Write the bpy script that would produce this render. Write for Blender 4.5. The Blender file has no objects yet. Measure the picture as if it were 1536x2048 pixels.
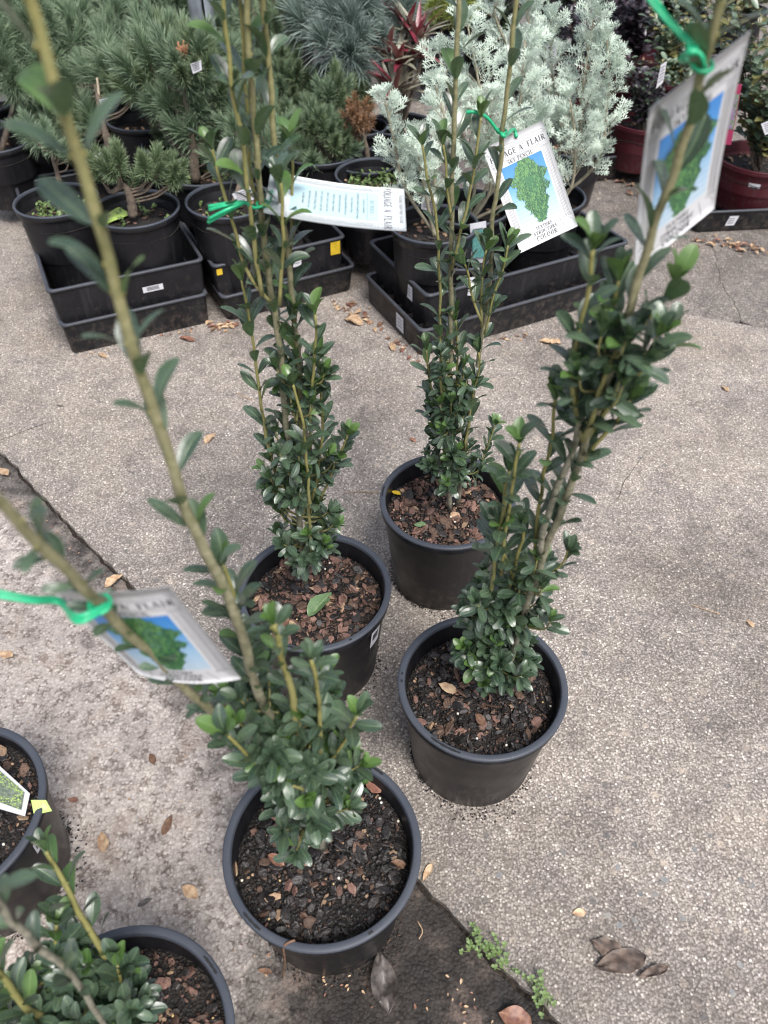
import bpy, bmesh, math, random
import numpy as np
from mathutils import Vector, Matrix, noise
PI = math.pi
RAD = math.radians
S = bpy.context.scene
C = S.collection

# ------------------------------------------------------------------ camera, sky, sun, exposure
FPX, PITCH, CAMH = 1540.7, RAD(45.56), 1.19958
cam = bpy.data.cameras.new('camera')
camo = bpy.data.objects.new('camera', cam); C.objects.link(camo)
camo.location = (0, 0, CAMH); camo.rotation_euler = (PI/2 - PITCH, 0, 0)
cam.sensor_fit = 'VERTICAL'; cam.sensor_height = 36; cam.sensor_width = 27
cam.lens = FPX/2048*36
cam.clip_start = 0.02; cam.clip_end = 500
cam.dof.use_dof = True; cam.dof.focus_distance = 1.25; cam.dof.aperture_fstop = 5.2
S.camera = camo

w = bpy.data.worlds.new('World'); S.world = w; w.use_nodes = True
nt = w.node_tree; nt.nodes.clear()
sky = nt.nodes.new('ShaderNodeTexSky'); sky.sky_type = 'NISHITA'; sky.sun_disc = False
SUN_EL, SUN_AZ = RAD(58), RAD(150)      # azimuth clockwise from +Y
sky.sun_elevation = SUN_EL; sky.sun_rotation = SUN_AZ
sky.air_density = 1.0; sky.dust_density = 4.0; sky.ozone_density = 1.0
hs = nt.nodes.new('ShaderNodeHueSaturation'); hs.inputs['Saturation'].default_value = 0.6
bg = nt.nodes.new('ShaderNodeBackground'); bg.inputs['Strength'].default_value = 0.10
wo = nt.nodes.new('ShaderNodeOutputWorld')
nt.links.new(sky.outputs[0], hs.inputs['Color']); nt.links.new(hs.outputs[0], bg.inputs['Color']); nt.links.new(bg.outputs[0], wo.inputs[0])
sun = bpy.data.lights.new('sun', 'SUN'); sun.energy = 1.5; sun.angle = RAD(20); sun.color = (1, 0.985, 0.96)
suno = bpy.data.objects.new('sun', sun); C.objects.link(suno)
sd = Vector((math.sin(SUN_AZ)*math.cos(SUN_EL), math.cos(SUN_AZ)*math.cos(SUN_EL), math.sin(SUN_EL)))
suno.rotation_euler = sd.to_track_quat('Z', 'Y').to_euler(); suno.location = sd*20
vs = S.view_settings
vs.view_transform = 'Standard'; vs.look = 'None'; vs.gamma = 1; vs.use_curve_mapping = False
vs.exposure = 1.22
S.cycles.filter_width = 1.15

# ------------------------------------------------------------------ surveying helpers (photo pixel -> place)
CF = Vector((0, math.cos(PITCH), -math.sin(PITCH))); CU = Vector((0, math.sin(PITCH), math.cos(PITCH)))
CL = Vector((0, 0, CAMH))
def ray(u, v): return CF + Vector((1, 0, 0))*((u-768)/FPX) - CU*((v-1024)/FPX)
def at(u, v, z=0.0):
    d = ray(u, v); return CL + d*((z-CAMH)/d.z)
def aty(u, v, y0, z0=0.0, k=0.0):            # on the upright (or leaning, y = y0 + k (z - z0)) plane
    d = ray(u, v)
    t = (y0 + k*(CAMH-z0))/(d.y - k*d.z); return CL + d*t
def atd(u, v, dep): return CL + ray(u, v)*dep
def pxy(p):
    d = Vector(p)-CL; z = d.dot(CF)
    if z < 0.02: return None
    return 768+FPX*d.x/z, 1024-FPX*d.dot(CU)/z, z

# ------------------------------------------------------------------ object helpers
def tag(o, label=None, cat=None, group=None, kind=None):
    if label: o['label'] = label
    if cat: o['category'] = cat
    if group: o['group'] = group
    if kind: o['kind'] = kind
    return o
def empty(name, loc, label, cat, group=None, rz=0):
    o = bpy.data.objects.new(name, None); C.objects.link(o)
    o.location = loc; o.rotation_euler = (0, 0, rz); o.empty_display_size = .05
    return tag(o, label, cat, group)
WORLD = {}
def wm(o):
    m = Matrix.LocRotScale(o.location, o.rotation_euler, o.scale) if not WORLD.get(o.name) else WORLD[o.name]
    return m
def link(name, me, parent=None, mat=None, M=None):
    """M is a world matrix; parents are handled here (parent inverse left at identity)"""
    o = bpy.data.objects.new(name, me); C.objects.link(o)
    if mat is not None and len(me.materials) == 0: me.materials.append(mat)
    M = M or Matrix()
    if parent is not None:
        o.parent = parent
        o.matrix_local = wm(parent).inverted() @ M
    else:
        o.matrix_local = M
    WORLD[o.name] = M.copy()
    return o
def mesh(name, V, F, mats=None, mi=None, smooth=True, uv=None, attrs=None):
    me = bpy.data.meshes.new(name)
    me.from_pydata([tuple(v) for v in V], [], F)
    if mats:
        for m in mats: me.materials.append(m)
    if mi is not None: me.polygons.foreach_set('material_index', mi)
    me.polygons.foreach_set('use_smooth', [smooth]*len(me.polygons))
    if uv is not None:
        l = me.uv_layers.new(name='UVMap')
        idx = np.empty(len(me.loops), dtype=np.int32); me.loops.foreach_get('vertex_index', idx)
        l.data.foreach_set('uv', np.asarray(uv, dtype=np.float32)[idx].ravel())
    for k, a in (attrs or {}).items():
        at_ = me.attributes.new(k, 'FLOAT', 'POINT'); at_.data.foreach_set('value', np.asarray(a, dtype=np.float32))
    me.update()
    return me
class MB:                                     # collects pieces into ONE mesh
    def __init__(s): s.V = []; s.F = []; s.M = []; s.UV = []; s.A = []
    def add(s, V, F, m=0, uv=None, a=None):
        n = len(s.V); s.V += [tuple(v) for v in V]; s.F += [tuple(i+n for i in f) for f in F]; s.M += [m]*len(F)
        s.UV += list(uv) if uv is not None else [(0, 0)]*len(V)
        s.A += list(a) if a is not None and hasattr(a, '__len__') else [a or 0.0]*len(V)
    def mesh(s, name, mats, smooth=True): return mesh(name, s.V, s.F, mats, s.M, smooth, s.UV, {'tone': s.A})
    def obj(s, name, mats, parent=None, smooth=True): return link(name, s.mesh(name, mats, smooth), parent)
def box(mb, lo, hi, m=0, X=None):
    x0, y0, z0 = lo; x1, y1, z1 = hi
    V = [Vector(p) for p in ((x0,y0,z0),(x1,y0,z0),(x1,y1,z0),(x0,y1,z0),(x0,y0,z1),(x1,y0,z1),(x1,y1,z1),(x0,y1,z1))]
    if X: V = [X @ v for v in V]
    mb.add(V, [(0,3,2,1),(4,5,6,7),(0,1,5,4),(1,2,6,5),(2,3,7,6),(3,0,4,7)], m)
def catmull(P, n=5):
    P = [Vector(p) for p in P]
    if len(P) < 3: return [P[0].lerp(P[-1], i/n) for i in range(n+1)]
    Q = [P[0]*2-P[1]]+P+[P[-1]*2-P[-2]]; out = []
    for i in range(1, len(Q)-2):
        a, b, c, d = Q[i-1:i+3]
        for j in range(n):
            t = j/n
            out.append(.5*((2*b)+(c-a)*t+(2*a-5*b+4*c-d)*t*t+(3*b-a-3*c+d)*t**3))
    out.append(P[-1]); return out
def tube(mb, P, r, n=7, m=0, a=0.0, cap=True):
    P = [Vector(p) for p in P]; N = len(P); V = []; A = []
    up = Vector((0.31, 0.2, 0.93))
    for i, p in enumerate(P):
        t = (P[min(i+1, N-1)]-P[max(i-1, 0)])
        if t.length < 1e-9: t = Vector((0, 0, 1))
        t.normalize()
        if i == 0:
            x = t.orthogonal().normalized()
        x = (x - t*x.dot(t)).normalized(); y = t.cross(x)
        rr = r(i/(N-1)) if callable(r) else r
        aa = a(i/(N-1)) if callable(a) else a
        for j in range(n):
            an = 2*PI*j/n; V.append(p+(x*math.cos(an)+y*math.sin(an))*rr); A.append(aa)
    F = [(i*n+j, i*n+(j+1) % n, (i+1)*n+(j+1) % n, (i+1)*n+j) for i in range(N-1) for j in range(n)]
    if cap: F += [tuple(range((N-1)*n, N*n)), tuple(reversed(range(n)))]
    mb.add(V, F, m, a=A)
def lathe(mb, prof, n=72, m=0, c=(0, 0, 0), a=None):
    V = []; k = len(prof)
    for j in range(n):
        an = 2*PI*j/n; wb_ = 1+.006*math.sin(2*an+c[0]*50)+.0025*math.sin(3*an+c[1]*40)
        for r, z in prof: r = r*wb_; V.append((c[0]+r*math.cos(an), c[1]+r*math.sin(an), c[2]+z))
    F = [(j*k+i, ((j+1) % n)*k+i, ((j+1) % n)*k+i+1, j*k+i+1) for j in range(n) for i in range(k-1)]
    mb.add(V, F, m)

# ------------------------------------------------------------------ materials
def mat_base(name):
    m = bpy.data.materials.new(name); m.use_nodes = True
    nt = m.node_tree; b = nt.nodes['Principled BSDF']; return m, nt, b
def N(nt, t, **kw):
    n = nt.nodes.new('ShaderNode'+t)
    for k, v in kw.items():
        if k in n.inputs: n.inputs[k].default_value = v
        else: setattr(n, k, v)
    return n
def L(nt, a, b): nt.links.new(a, b)
def ramp(nt, fac, stops, interp='LINEAR'):
    r = nt.nodes.new('ShaderNodeValToRGB'); r.color_ramp.interpolation = interp
    e = r.color_ramp.elements
    while len(e) < len(stops): e.new(0.5)
    for i, (p, c) in enumerate(stops):
        e[i].position = p; e[i].color = (c, c, c, 1) if not hasattr(c, '__len__') else (*c, 1)
    L(nt, fac, r.inputs[0]); return r.outputs[0]
def mix(nt, f, a, b, mode='MIX'):
    n = nt.nodes.new('ShaderNodeMix'); n.data_type = 'RGBA'; n.blend_type = mode
    for sock, v in ((n.inputs[0], f), (n.inputs[6], a), (n.inputs[7], b)):
        if hasattr(v, 'is_output'): L(nt, v, sock)
        elif hasattr(v, '__len__'): sock.default_value = (*v, 1)
        else: sock.default_value = v
    return n.outputs[2]
def math_(nt, op, a, b=0.0, clamp=False):
    n = nt.nodes.new('ShaderNodeMath'); n.operation = op; n.use_clamp = clamp
    for s, v in zip(n.inputs, (a, b)):
        if hasattr(v, 'is_output'): L(nt, v, s)
        else: s.default_value = v
    return n.outputs[0]
def bump(nt, b, h, strength=.3, dist=.002):
    n = N(nt, 'Bump'); n.inputs['Strength'].default_value = strength; n.inputs['Distance'].default_value = dist
    L(nt, h, n.inputs['Height']); L(nt, n.outputs[0], b.inputs['Normal'])
def objco(nt): return nt.nodes.new('ShaderNodeTexCoord').outputs['Object']
def geopos(nt): return nt.nodes.new('ShaderNodeNewGeometry').outputs['Position']
def simple(name, c1, c2=None, rough=.6, scale=60, bs=0.0, spec=.5, var=0.0, detail=4, bd=.002):
    m, nt, b = mat_base(name); c2 = c2 or tuple(x*.7 for x in c1)
    n = N(nt, 'TexNoise', Scale=scale, Detail=detail); L(nt, geopos(nt), n.inputs['Vector'])
    col = mix(nt, ramp(nt, n.outputs[0], [(.35, 0), (.65, 1)]), c1, c2)
    if var:
        oi = nt.nodes.new('ShaderNodeObjectInfo'); h = N(nt, 'HueSaturation')
        L(nt, math_(nt, 'ADD', math_(nt, 'MULTIPLY', oi.outputs['Random'], 2*var), 1-var), h.inputs['Value']); L(nt, col, h.inputs['Color']); col = h.outputs[0]
    L(nt, col, b.inputs['Base Color']); b.inputs['Roughness'].default_value = rough
    b.inputs['Specular IOR Level'].default_value = spec
    if bs: bump(nt, b, n.outputs[0], bs, bd)
    return m
def leaf_mat(name, dark, light, vein, back, rough=.26, transl=.12, spot=False):
    m, nt, b = mat_base(name)
    uv = N(nt, 'UVMap').outputs[0]; sp = N(nt, 'SeparateXYZ'); L(nt, uv, sp.inputs[0])
    oi = nt.nodes.new('ShaderNodeObjectInfo'); at_ = N(nt, 'Attribute', attribute_name='tone')
    rnd = math_(nt, 'FRACT', math_(nt, 'ADD', oi.outputs['Random'], at_.outputs['Fac']))
    n = N(nt, 'TexNoise', Scale=90, Detail=3); L(nt, geopos(nt), n.inputs['Vector'])
    f = math_(nt, 'ADD', math_(nt, 'MULTIPLY', rnd, .75), math_(nt, 'MULTIPLY', n.outputs[0], .35), True)
    col = mix(nt, f, dark, light)
    du = math_(nt, 'ABSOLUTE', math_(nt, 'SUBTRACT', sp.outputs[0], .5))
    mid = ramp(nt, du, [(.0, 1), (.018, .8), (.05, 0)])
    edge = ramp(nt, du, [(.44, 0), (.5, .6)])
    # fine side veins
    wv = N(nt, 'TexWave', Scale=6.0, Distortion=.6, Detail=1); wv.bands_direction = 'Y'
    mp = N(nt, 'Combine XYZ'.replace(' ', '')); L(nt, math_(nt, 'SUBTRACT', sp.outputs[1], math_(nt, 'MULTIPLY', du, .5)), mp.inputs[1]); L(nt, mp.outputs[0], wv.inputs['Vector'])
    col = mix(nt, math_(nt, 'MULTIPLY', mid, .7), col, vein); col = mix(nt, math_(nt, 'MULTIPLY', edge, .45), col, vein)
    g = nt.nodes.new('ShaderNodeNewGeometry')
    col = mix(nt, g.outputs['Backfacing'], col, mix(nt, .3, back, col))
    L(nt, col, b.inputs['Base Color'])
    rr = ramp(nt, n.outputs[0], [(.3, rough-.06), (.7, rough+.10)])
    L(nt, rr, b.inputs['Roughness']); b.inputs['Specular IOR Level'].default_value = .85
    h = math_(nt, 'ADD', math_(nt, 'MULTIPLY', wv.outputs[0], .12), math_(nt, 'MULTIPLY', mid, -.6))
    bump(nt, b, h, .5, .0006)
    tr = N(nt, 'BsdfTranslucent'); L(nt, mix(nt, .5, col, light), tr.inputs[0])
    ms = nt.nodes.new('ShaderNodeMixShader'); ms.inputs[0].default_value = transl
    L(nt, b.outputs[0], ms.inputs[1]); L(nt, tr.outputs[0], ms.inputs[2])
    L(nt, ms.outputs[0], nt.nodes['Material Output'].inputs[0])
    return m
M = {}
M['leaf'] = leaf_mat('holly_leaf', (.020, .042, .028), (.078, .122, .072), (.16, .24, .11), (.08, .14, .05), .26)
M['leaf_young'] = leaf_mat('young_holly_leaf', (.045, .105, .025), (.11, .20, .05), (.17, .27, .09), (.10, .18, .05), .36, .2)
M['camellia'] = leaf_mat('grey_green_leaf', (.05, .085, .05), (.13, .19, .12), (.2, .25, .15), (.12, .15, .09), .36)
M['camellia_warm'] = leaf_mat('olive_leaf', (.10, .10, .03), (.22, .20, .08), (.25, .25, .1), (.15, .15, .06), .4)
M['purple'] = leaf_mat('purple_leaf', (.018, .012, .018), (.06, .045, .06), (.08, .06, .08), (.06, .04, .05), .4)
M['rhoeo_top'] = leaf_mat('striped_leaf', (.10, .11, .07), (.32, .33, .25), (.25, .03, .05), (.25, .012, .035), .4)
M['rhoeo_red'] = leaf_mat('crimson_leaf', (.11, .010, .02), (.24, .03, .055), (.24, .05, .07), (.25, .012, .035), .4)
M['silver'] = leaf_mat('silver_frond', (.34, .44, .36), (.68, .77, .67), (.66, .72, .64), (.45, .52, .46), .7, .15)
M['weed'] = leaf_mat('weed_leaf', (.07, .13, .03), (.18, .27, .08), (.4, .5, .2), (.3, .4, .15), .5, .25)
M['drygreen'] = leaf_mat('fallen_green_leaf', (.10, .17, .07), (.2, .3, .13), (.3, .38, .2), (.2, .3, .12), .25)
M['lime'] = simple('lime_label', (.42, .58, .16), (.35, .5, .1), .45)

def stem_mat():
    m, nt, b = mat_base('stem_bark')
    a = N(nt, 'Attribute', attribute_name='tone')
    n = N(nt, 'TexNoise', Scale=150, Detail=5); L(nt, geopos(nt), n.inputs['Vector'])
    twig = mix(nt, n.outputs[0], (.27, .225, .07), (.14, .16, .05))
    old = mix(nt, ramp(nt, n.outputs[0], [(.35, 0), (.65, 1)]), (.25, .235, .18), (.12, .115, .085))
    col = mix(nt, a.outputs['Fac'], twig, old)
    L(nt, col, b.inputs['Base Color']); b.inputs['Roughness'].default_value = .6
    bump(nt, b, n.outputs[0], .5, .002); return m
M['stem'] = stem_mat()
M['pinebark'] = simple('pine_bark', (.15, .115, .085), (.075, .06, .048), .9, 90, .6)
M['silverstem'] = simple('pale_stem', (.30, .28, .2), (.2, .18, .13), .8, 80, .3)
M['candle'] = simple('pine_candle', (.36, .16, .08), (.25, .11, .06), .7, 200)

def plastic(name, c=(.022, .022, .026), rough=.42, dust=.5):
    m, nt, b = mat_base(name)
    p = geopos(nt)
    n = N(nt, 'TexNoise', Scale=14, Detail=6); L(nt, p, n.inputs['Vector'])
    n2 = N(nt, 'TexNoise', Scale=420, Detail=2); L(nt, p, n2.inputs['Vector'])
    d = math_(nt, 'MULTIPLY', ramp(nt, n.outputs[0], [(.45, 0), (.75, 1)]), dust)
    sp = ramp(nt, n2.outputs[0], [(.66, 0), (.72, .35)])
    col = mix(nt, d, c, tuple(x*1.0+.022 for x in c)); col = mix(nt, sp, col, (.12, .11, .10))
    # scuffed vertical streaks
    mp = N(nt, 'Mapping'); mp.inputs['Scale'].default_value = (60, 60, 3); L(nt, p, mp.inputs[0])
    n3 = N(nt, 'TexNoise', Scale=1.0, Detail=3); L(nt, mp.outputs[0], n3.inputs['Vector'])
    col = mix(nt, math_(nt, 'MULTIPLY', ramp(nt, n3.outputs[0], [(.55, 0), (.8, 1)]), .18), col, (.08, .08, .085))
    sz = N(nt, 'SeparateXYZ'); L(nt, p, sz.inputs[0]); n4 = N(nt, 'TexNoise', Scale=55, Detail=7, Roughness=.7); L(nt, p, n4.inputs['Vector'])
    mud = ramp(nt, math_(nt, 'SUBTRACT', n4.outputs[0], math_(nt, 'MULTIPLY', sz.outputs[2], 1.1)), [(.44, 0), (.54, .5), (.62, .75)])
    col = mix(nt, math_(nt, 'MULTIPLY', mud, .55), col, (.10, .08, .065))
    L(nt, col, b.inputs['Base Color'])
    L(nt, ramp(nt, n.outputs[0], [(.3, rough-.08), (.75, rough+.2)]), b.inputs['Roughness'])
    b.inputs['Specular IOR Level'].default_value = .30
    bump(nt, b, n2.outputs[0], .12, .0006); return m
M['pot'] = plastic('black_pot_plastic', (.007, .007, .009), .36, .22)
M['rim'] = plastic('sky_sheen_rim_plastic', (.048, .055, .070), .42, .35)  # paler and bluer than the pot: sky sheen put into the base colour
M['tray'] = plastic('black_tray_plastic', (.008, .008, .010), .4, .3)
M['traylip'] = plastic('tray_lip_plastic', (.048, .052, .064), .42, .5)
M['burgundy'] = plastic('burgundy_pot_plastic', (.060, .009, .014), .45, .3)
M['slot'] = simple('moulded_slot', (.006, .006, .007), rough=.6)

def soil_mat():
    m, nt, b = mat_base('potting_mix')
    n = N(nt, 'TexNoise', Scale=190, Detail=6); L(nt, geopos(nt), n.inputs['Vector'])
    v = N(nt, 'TexVoronoi', Scale=260); L(nt, geopos(nt), v.inputs['Vector'])
    c = ramp(nt, n.outputs[0], [(.3, (.006, .005, .005)), (.55, (.016, .012, .010)), (.78, (.05, .035, .025))])
    L(nt, c, b.inputs['Base Color']); b.inputs['Roughness'].default_value = .75
    bump(nt, b, math_(nt, 'ADD', n.outputs[0], v.outputs['Distance']), .9, .006); return m
M['soil'] = soil_mat()
M['chip_black'] = simple('charred_bark', (.010, .009, .009), (.028, .022, .020), .5, 300, .6, .5, .4)
M['chip_brown'] = simple('brown_bark', (.055, .032, .022), (.11, .065, .045), .65, 300, .6, .4, .35)
M['chip_red'] = simple('red_bark', (.125, .066, .05), (.20, .115, .09), .65, 300, .5, .4, .35)
M['chip_tan'] = simple('tan_bark', (.36, .25, .16), (.26, .16, .10), .7, 300, .5, .4, .3)
M['perlite'] = simple('perlite', (.7, .68, .62), (.55, .5, .4), .7, 300)
M['prill'] = simple('fertiliser_prill', (.55, .42, .2), (.45, .3, .12), .4, 300)

JP, JD, JN = Vector((.059, .404, 0)), Vector((.705, -.709, 0)).normalized(), Vector((-.709, -.705, 0)).normalized()   # the joint between the slabs
def ground_mat(name, kind):
    m, nt, b = mat_base(name); p = geopos(nt)
    big = N(nt, 'TexNoise', Scale=1.7, Detail=6, Roughness=.6); L(nt, p, big.inputs['Vector'])
    mid = N(nt, 'TexNoise', Scale=13, Detail=6, Roughness=.65); L(nt, p, mid.inputs['Vector'])
    fine = N(nt, 'TexNoise', Scale=260, Detail=4, Roughness=.7); L(nt, p, fine.inputs['Vector'])
    # stones of the exposed aggregate, two sizes
    warp = N(nt, 'TexNoise', Scale=55, Detail=2); L(nt, p, warp.inputs['Vector'])
    pv = nt.nodes.new('ShaderNodeVectorMath'); pv.operation = 'MULTIPLY_ADD'; L(nt, warp.outputs['Color'], pv.inputs[0]); pv.inputs[1].default_value = (.006, .006, .006); L(nt, p, pv.inputs[2])
    v1 = N(nt, 'TexVoronoi', Scale=270 if kind != 'left' else 190); L(nt, pv.outputs[0], v1.inputs['Vector'])
    v2 = N(nt, 'TexVoronoi', Scale=75); L(nt, pv.outputs[0], v2.inputs['Vector'])
    sep = N(nt, 'SeparateColor'); L(nt, v1.outputs['Color'], sep.inputs[0])
    sep2 = N(nt, 'SeparateColor'); L(nt, v2.outputs['Color'], sep2.inputs[0])
    if kind == 'left':
        stone = ramp(nt, sep.outputs[0], [(0, (.20, .182, .17)), (.3, (.29, .27, .255)), (.6, (.38, .36, .34)), (.85, (.46, .44, .42)), (1, (.60, .58, .56))])
        paste = (.115, .09, .078)
    elif kind == 'far':
        stone = ramp(nt, sep.outputs[0], [(0, (.12, .11, .105)), (.4, (.19, .178, .168)), (.75, (.27, .255, .24)), (.97, (.36, .34, .32)), (1, (.55, .53, .5))])
        paste = (.10, .092, .085)
    else:
        stone = ramp(nt, sep.outputs[0], [(0, (.21, .195, .18)), (.25, (.28, .262, .245)), (.6, (.345, .325, .303)), (.88, (.42, .40, .37)), (.97, (.56, .53, .49)), (1, (.85, .82, .76))])
        paste = (.16, .145, .134)
    gap = ramp(nt, v1.outputs['Distance'], [(.35, 0), (.75, 1)])
    col = mix(nt, gap, stone, paste)
    # larger stones here and there, bluish or brown
    isb = math_(nt, 'MULTIPLY', ramp(nt, sep2.outputs[1], [(.84, 0), (.86, 1)]), ramp(nt, v2.outputs['Distance'], [(.3, 1), (.5, 0)]))
    col = mix(nt, math_(nt, 'MULTIPLY', isb, .8), col, ramp(nt, sep2.outputs[0], [(0, (.12, .125, .13)), (.5, (.22, .2, .18)), (1, (.40, .36, .31))]))
    grit = ramp(nt, fine.outputs[0], [(.32, .55), (.5, 1), (.68, 1.35)])
    col = mix(nt, 1.0, col, grit, 'MULTIPLY')
    if kind == 'left':                        # flaked, whitish crust over a browner core
        fl = N(nt, 'TexNoise', Scale=62, Detail=8, Roughness=.72); L(nt, p, fl.inputs['Vector'])
        col = mix(nt, math_(nt, 'MULTIPLY', ramp(nt, fl.outputs[0], [(.40, 0), (.52, 1)]), .6), col, mix(nt, fine.outputs[0], (.36, .335, .315), (.66, .635, .61)))
        col = mix(nt, math_(nt, 'MULTIPLY', ramp(nt, fl.outputs[0], [(.34, 1), (.44, 0)]), .6), col, (.215, .185, .168))
    # worn blotches of colour
    bl = ramp(nt, mid.outputs[0], [(.25, (.62, .60, .60)), (.5, (1, .98, .96)), (.72, (1.25, 1.22, 1.17))])
    col = mix(nt, 1.0, col, bl, 'MULTIPLY')
    bb = ramp(nt, big.outputs[0], [(.32, (.76, .755, .75)), (.5, (1, 1, 1)), (.68, (1.2, 1.17, 1.13))])
    col = mix(nt, 1.0, col, bb, 'MULTIPLY'); col = mix(nt, 1.0, col, (1.0, .965, .955), 'MULTIPLY')
    wt = N(nt, 'TexNoise', Scale=3.6, Detail=8, Roughness=.68, Distortion=.6); L(nt, p, wt.inputs['Vector'])
    col = mix(nt, 1.0, col, ramp(nt, wt.outputs[0], [(.34, (.80, .79, .775)), (.46, (.95, .945, .94)), (.5, (1, 1, 1)), (.62, (1.05, 1.05, 1.045))]), 'MULTIPLY')
    sp_ = N(nt, 'TexNoise', Scale=30, Detail=5, Roughness=.6); L(nt, p, sp_.inputs['Vector'])
    col = mix(nt, ramp(nt, sp_.outputs[0], [(.66, 0), (.72, .6)]), col, (.095, .08, .068))
    # damp grime that gathers along the joint (a stain with its own shape)
    dv = nt.nodes.new('ShaderNodeVectorMath'); dv.operation = 'DOT_PRODUCT'; L(nt, p, dv.inputs[0]); dv.inputs[1].default_value = JN
    d = math_(nt, 'SUBTRACT', dv.outputs['Value'], JP.dot(JN))
    al = nt.nodes.new('ShaderNodeVectorMath'); al.operation = 'DOT_PRODUCT'; L(nt, p, al.inputs[0]); al.inputs[1].default_value = JD
    a = math_(nt, 'SUBTRACT', al.outputs['Value'], JP.dot(JD))
    wob = math_(nt, 'MULTIPLY', math_(nt, 'SUBTRACT', mid.outputs[0], .5), .22)
    wob2 = math_(nt, 'MULTIPLY', math_(nt, 'SUBTRACT', fine.outputs[0], .5), .05)
    if kind == 'left':
        # width of the stain grows toward the near end
        wd = ramp(nt, math_(nt, 'ADD', math_(nt, 'MULTIPLY', a, 1.0), .9), [(0, .12), (.58, .12), (.70, .17), (.86, .36), (1, .46)])
        s = math_(nt, 'SUBTRACT', wd, math_(nt, 'ADD', d, math_(nt, 'ADD', wob, wob2)))
        st = ramp(nt, math_(nt, 'MULTIPLY', s, 5.0), [(0, 0), (.25, .55), (.7, .95), (1, 1)])
        grime = mix(nt, 1.0, col, ramp(nt, mid.outputs[0], [(.3, (.04, .038, .037)), (.5, (.075, .07, .067)), (.68, (.18, .16, .145))]), 'MULTIPLY')
        col = mix(nt, st, col, grime)
        pit = ramp(nt, mid.outputs[0], [(.55, 0), (.62, .6)])
        col = mix(nt, math_(nt, 'MULTIPLY', pit, .7), col, (.17, .125, .105))
    elif kind == 'main':
        s = math_(nt, 'ADD', d, wob)
        st = ramp(nt, math_(nt, 'ADD', math_(nt, 'MULTIPLY', s, 3.2), .62), [(.0, 0), (.55, .5), (.62, .85)])
        nearm = ramp(nt, math_(nt, 'MULTIPLY', a, 1.0), [(-.0, 1), (1, 1)])
        far_ = ramp(nt, math_(nt, 'ADD', math_(nt, 'MULTIPLY', a, 1.6), .75), [(0, .25), (.6, 1)])
        col = mix(nt, math_(nt, 'MULTIPLY', math_(nt, 'MULTIPLY', st, far_), .60), col, (.085, .075, .064))
        # mossy, greenish dirt patches
        col = mix(nt, math_(nt, 'MULTIPLY', ramp(nt, big.outputs[0], [(.52, 0), (.66, .35)]), ramp(nt, mid.outputs[0], [(.4, 0), (.6, 1)])), col, (.14, .125, .09))
    L(nt, col, b.inputs['Base Color'])
    L(nt, ramp(nt, mid.outputs[0], [(.3, .62), (.7, .85)]), b.inputs['Roughness']); b.inputs['Specular IOR Level'].default_value = .35
    h = math_(nt, 'ADD', math_(nt, 'MULTIPLY', gap, -.6), math_(nt, 'ADD', math_(nt, 'MULTIPLY', fine.outputs[0], .8), math_(nt, 'MULTIPLY', mid.outputs[0], 2.0)))
    bump(nt, b, h, .6, .002); return m
M['slab'] = ground_mat('exposed_aggregate', 'main')
M['slab_left'] = ground_mat('flaking_aggregate', 'left')
M['slab_far'] = ground_mat('grey_worn_concrete', 'far')
M['dirt'] = simple('joint_dirt', (.012, .010, .009), (.045, .035, .028), .95, 160, .8, .2)
M['pebble'] = simple('embedded_pebble', (.14, .145, .15), (.22, .205, .185), .5, 120, .3, .5, .3)

M['dry_tan'] = simple('dry_tan_leaf', (.50, .37, .24), (.32, .20, .12), .6, 110, .4, .3, .12)
M['dry_brown'] = simple('dry_brown_leaf', (.20, .11, .065), (.11, .06, .04), .6, 110, .4, .4, .2)
M['dry_red'] = simple('dry_reddish_leaf', (.27, .14, .09), (.14, .06, .045), .5, 110, .4, .4, .2)
M['dry_grey'] = simple('decayed_grey_leaf', (.14, .12, .11), (.05, .043, .04), .45, 90, .6, .5, .1)
M['dry_rot'] = simple('rotting_leaf', (.16, .115, .09), (.05, .036, .03), .6, 70, .7, .4, .1)
M['card'] = simple('white_card', (.57, .575, .59), (.54, .545, .56), .38, 30, .05)
M['cardback'] = simple('tag_back_card', (.60, .63, .635), (.57, .60, .605), .4, 30)
M['paleblue'] = simple('pale_blue_print', (.40, .56, .60), (.42, .575, .61), .4, 30)
M['ink'] = simple('black_ink', (.05, .05, .055), rough=.4)
M['inkgrey'] = simple('grey_ink', (.13, .13, .14), rough=.4)
M['inkpale'] = simple('pale_grey_ink', (.22, .26, .27), rough=.4)
M['print_green'] = simple('green_print', (.02, .10, .04), (.05, .18, .07), .4, 900, detail=1)
M['print_green2'] = simple('light_green_print', (.15, .32, .10), (.07, .20, .06), .4, 900, detail=1)
M['print_dark'] = simple('dark_green_print', (.008, .05, .025), (.02, .08, .04), .4, 700, detail=1)
M['tie'] = simple('green_twist_tie', (.02, .42, .20), (.015, .33, .15), .35, 80)
M['sticker'] = simple('white_sticker', (.58, .58, .62), (.52, .52, .56), .4, 40)
M['yellow'] = simple('yellow_tape', (.65, .45, .03), (.5, .33, .02), .5, 60)
M['teal'] = simple('teal_print', (.05, .17, .16), (.12, .3, .28), .4, 300)
M['magenta'] = simple('magenta_label', (.26, .02, .075), (.24, .02, .07), .4)
M['violet'] = simple('violet_print', (.28, .07, .40), (.5, .25, .6), .4, 500)
M['photo_bg'] = simple('label_photo_print', (.18, .22, .16), (.08, .1, .08), .4, 200)
M['galv'] = simple('galvanised_steel', (.33, .36, .39), (.25, .27, .30), .38, 25, .05); M['galv'].node_tree.nodes['Principled BSDF'].inputs['Metallic'].default_value = .7
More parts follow.
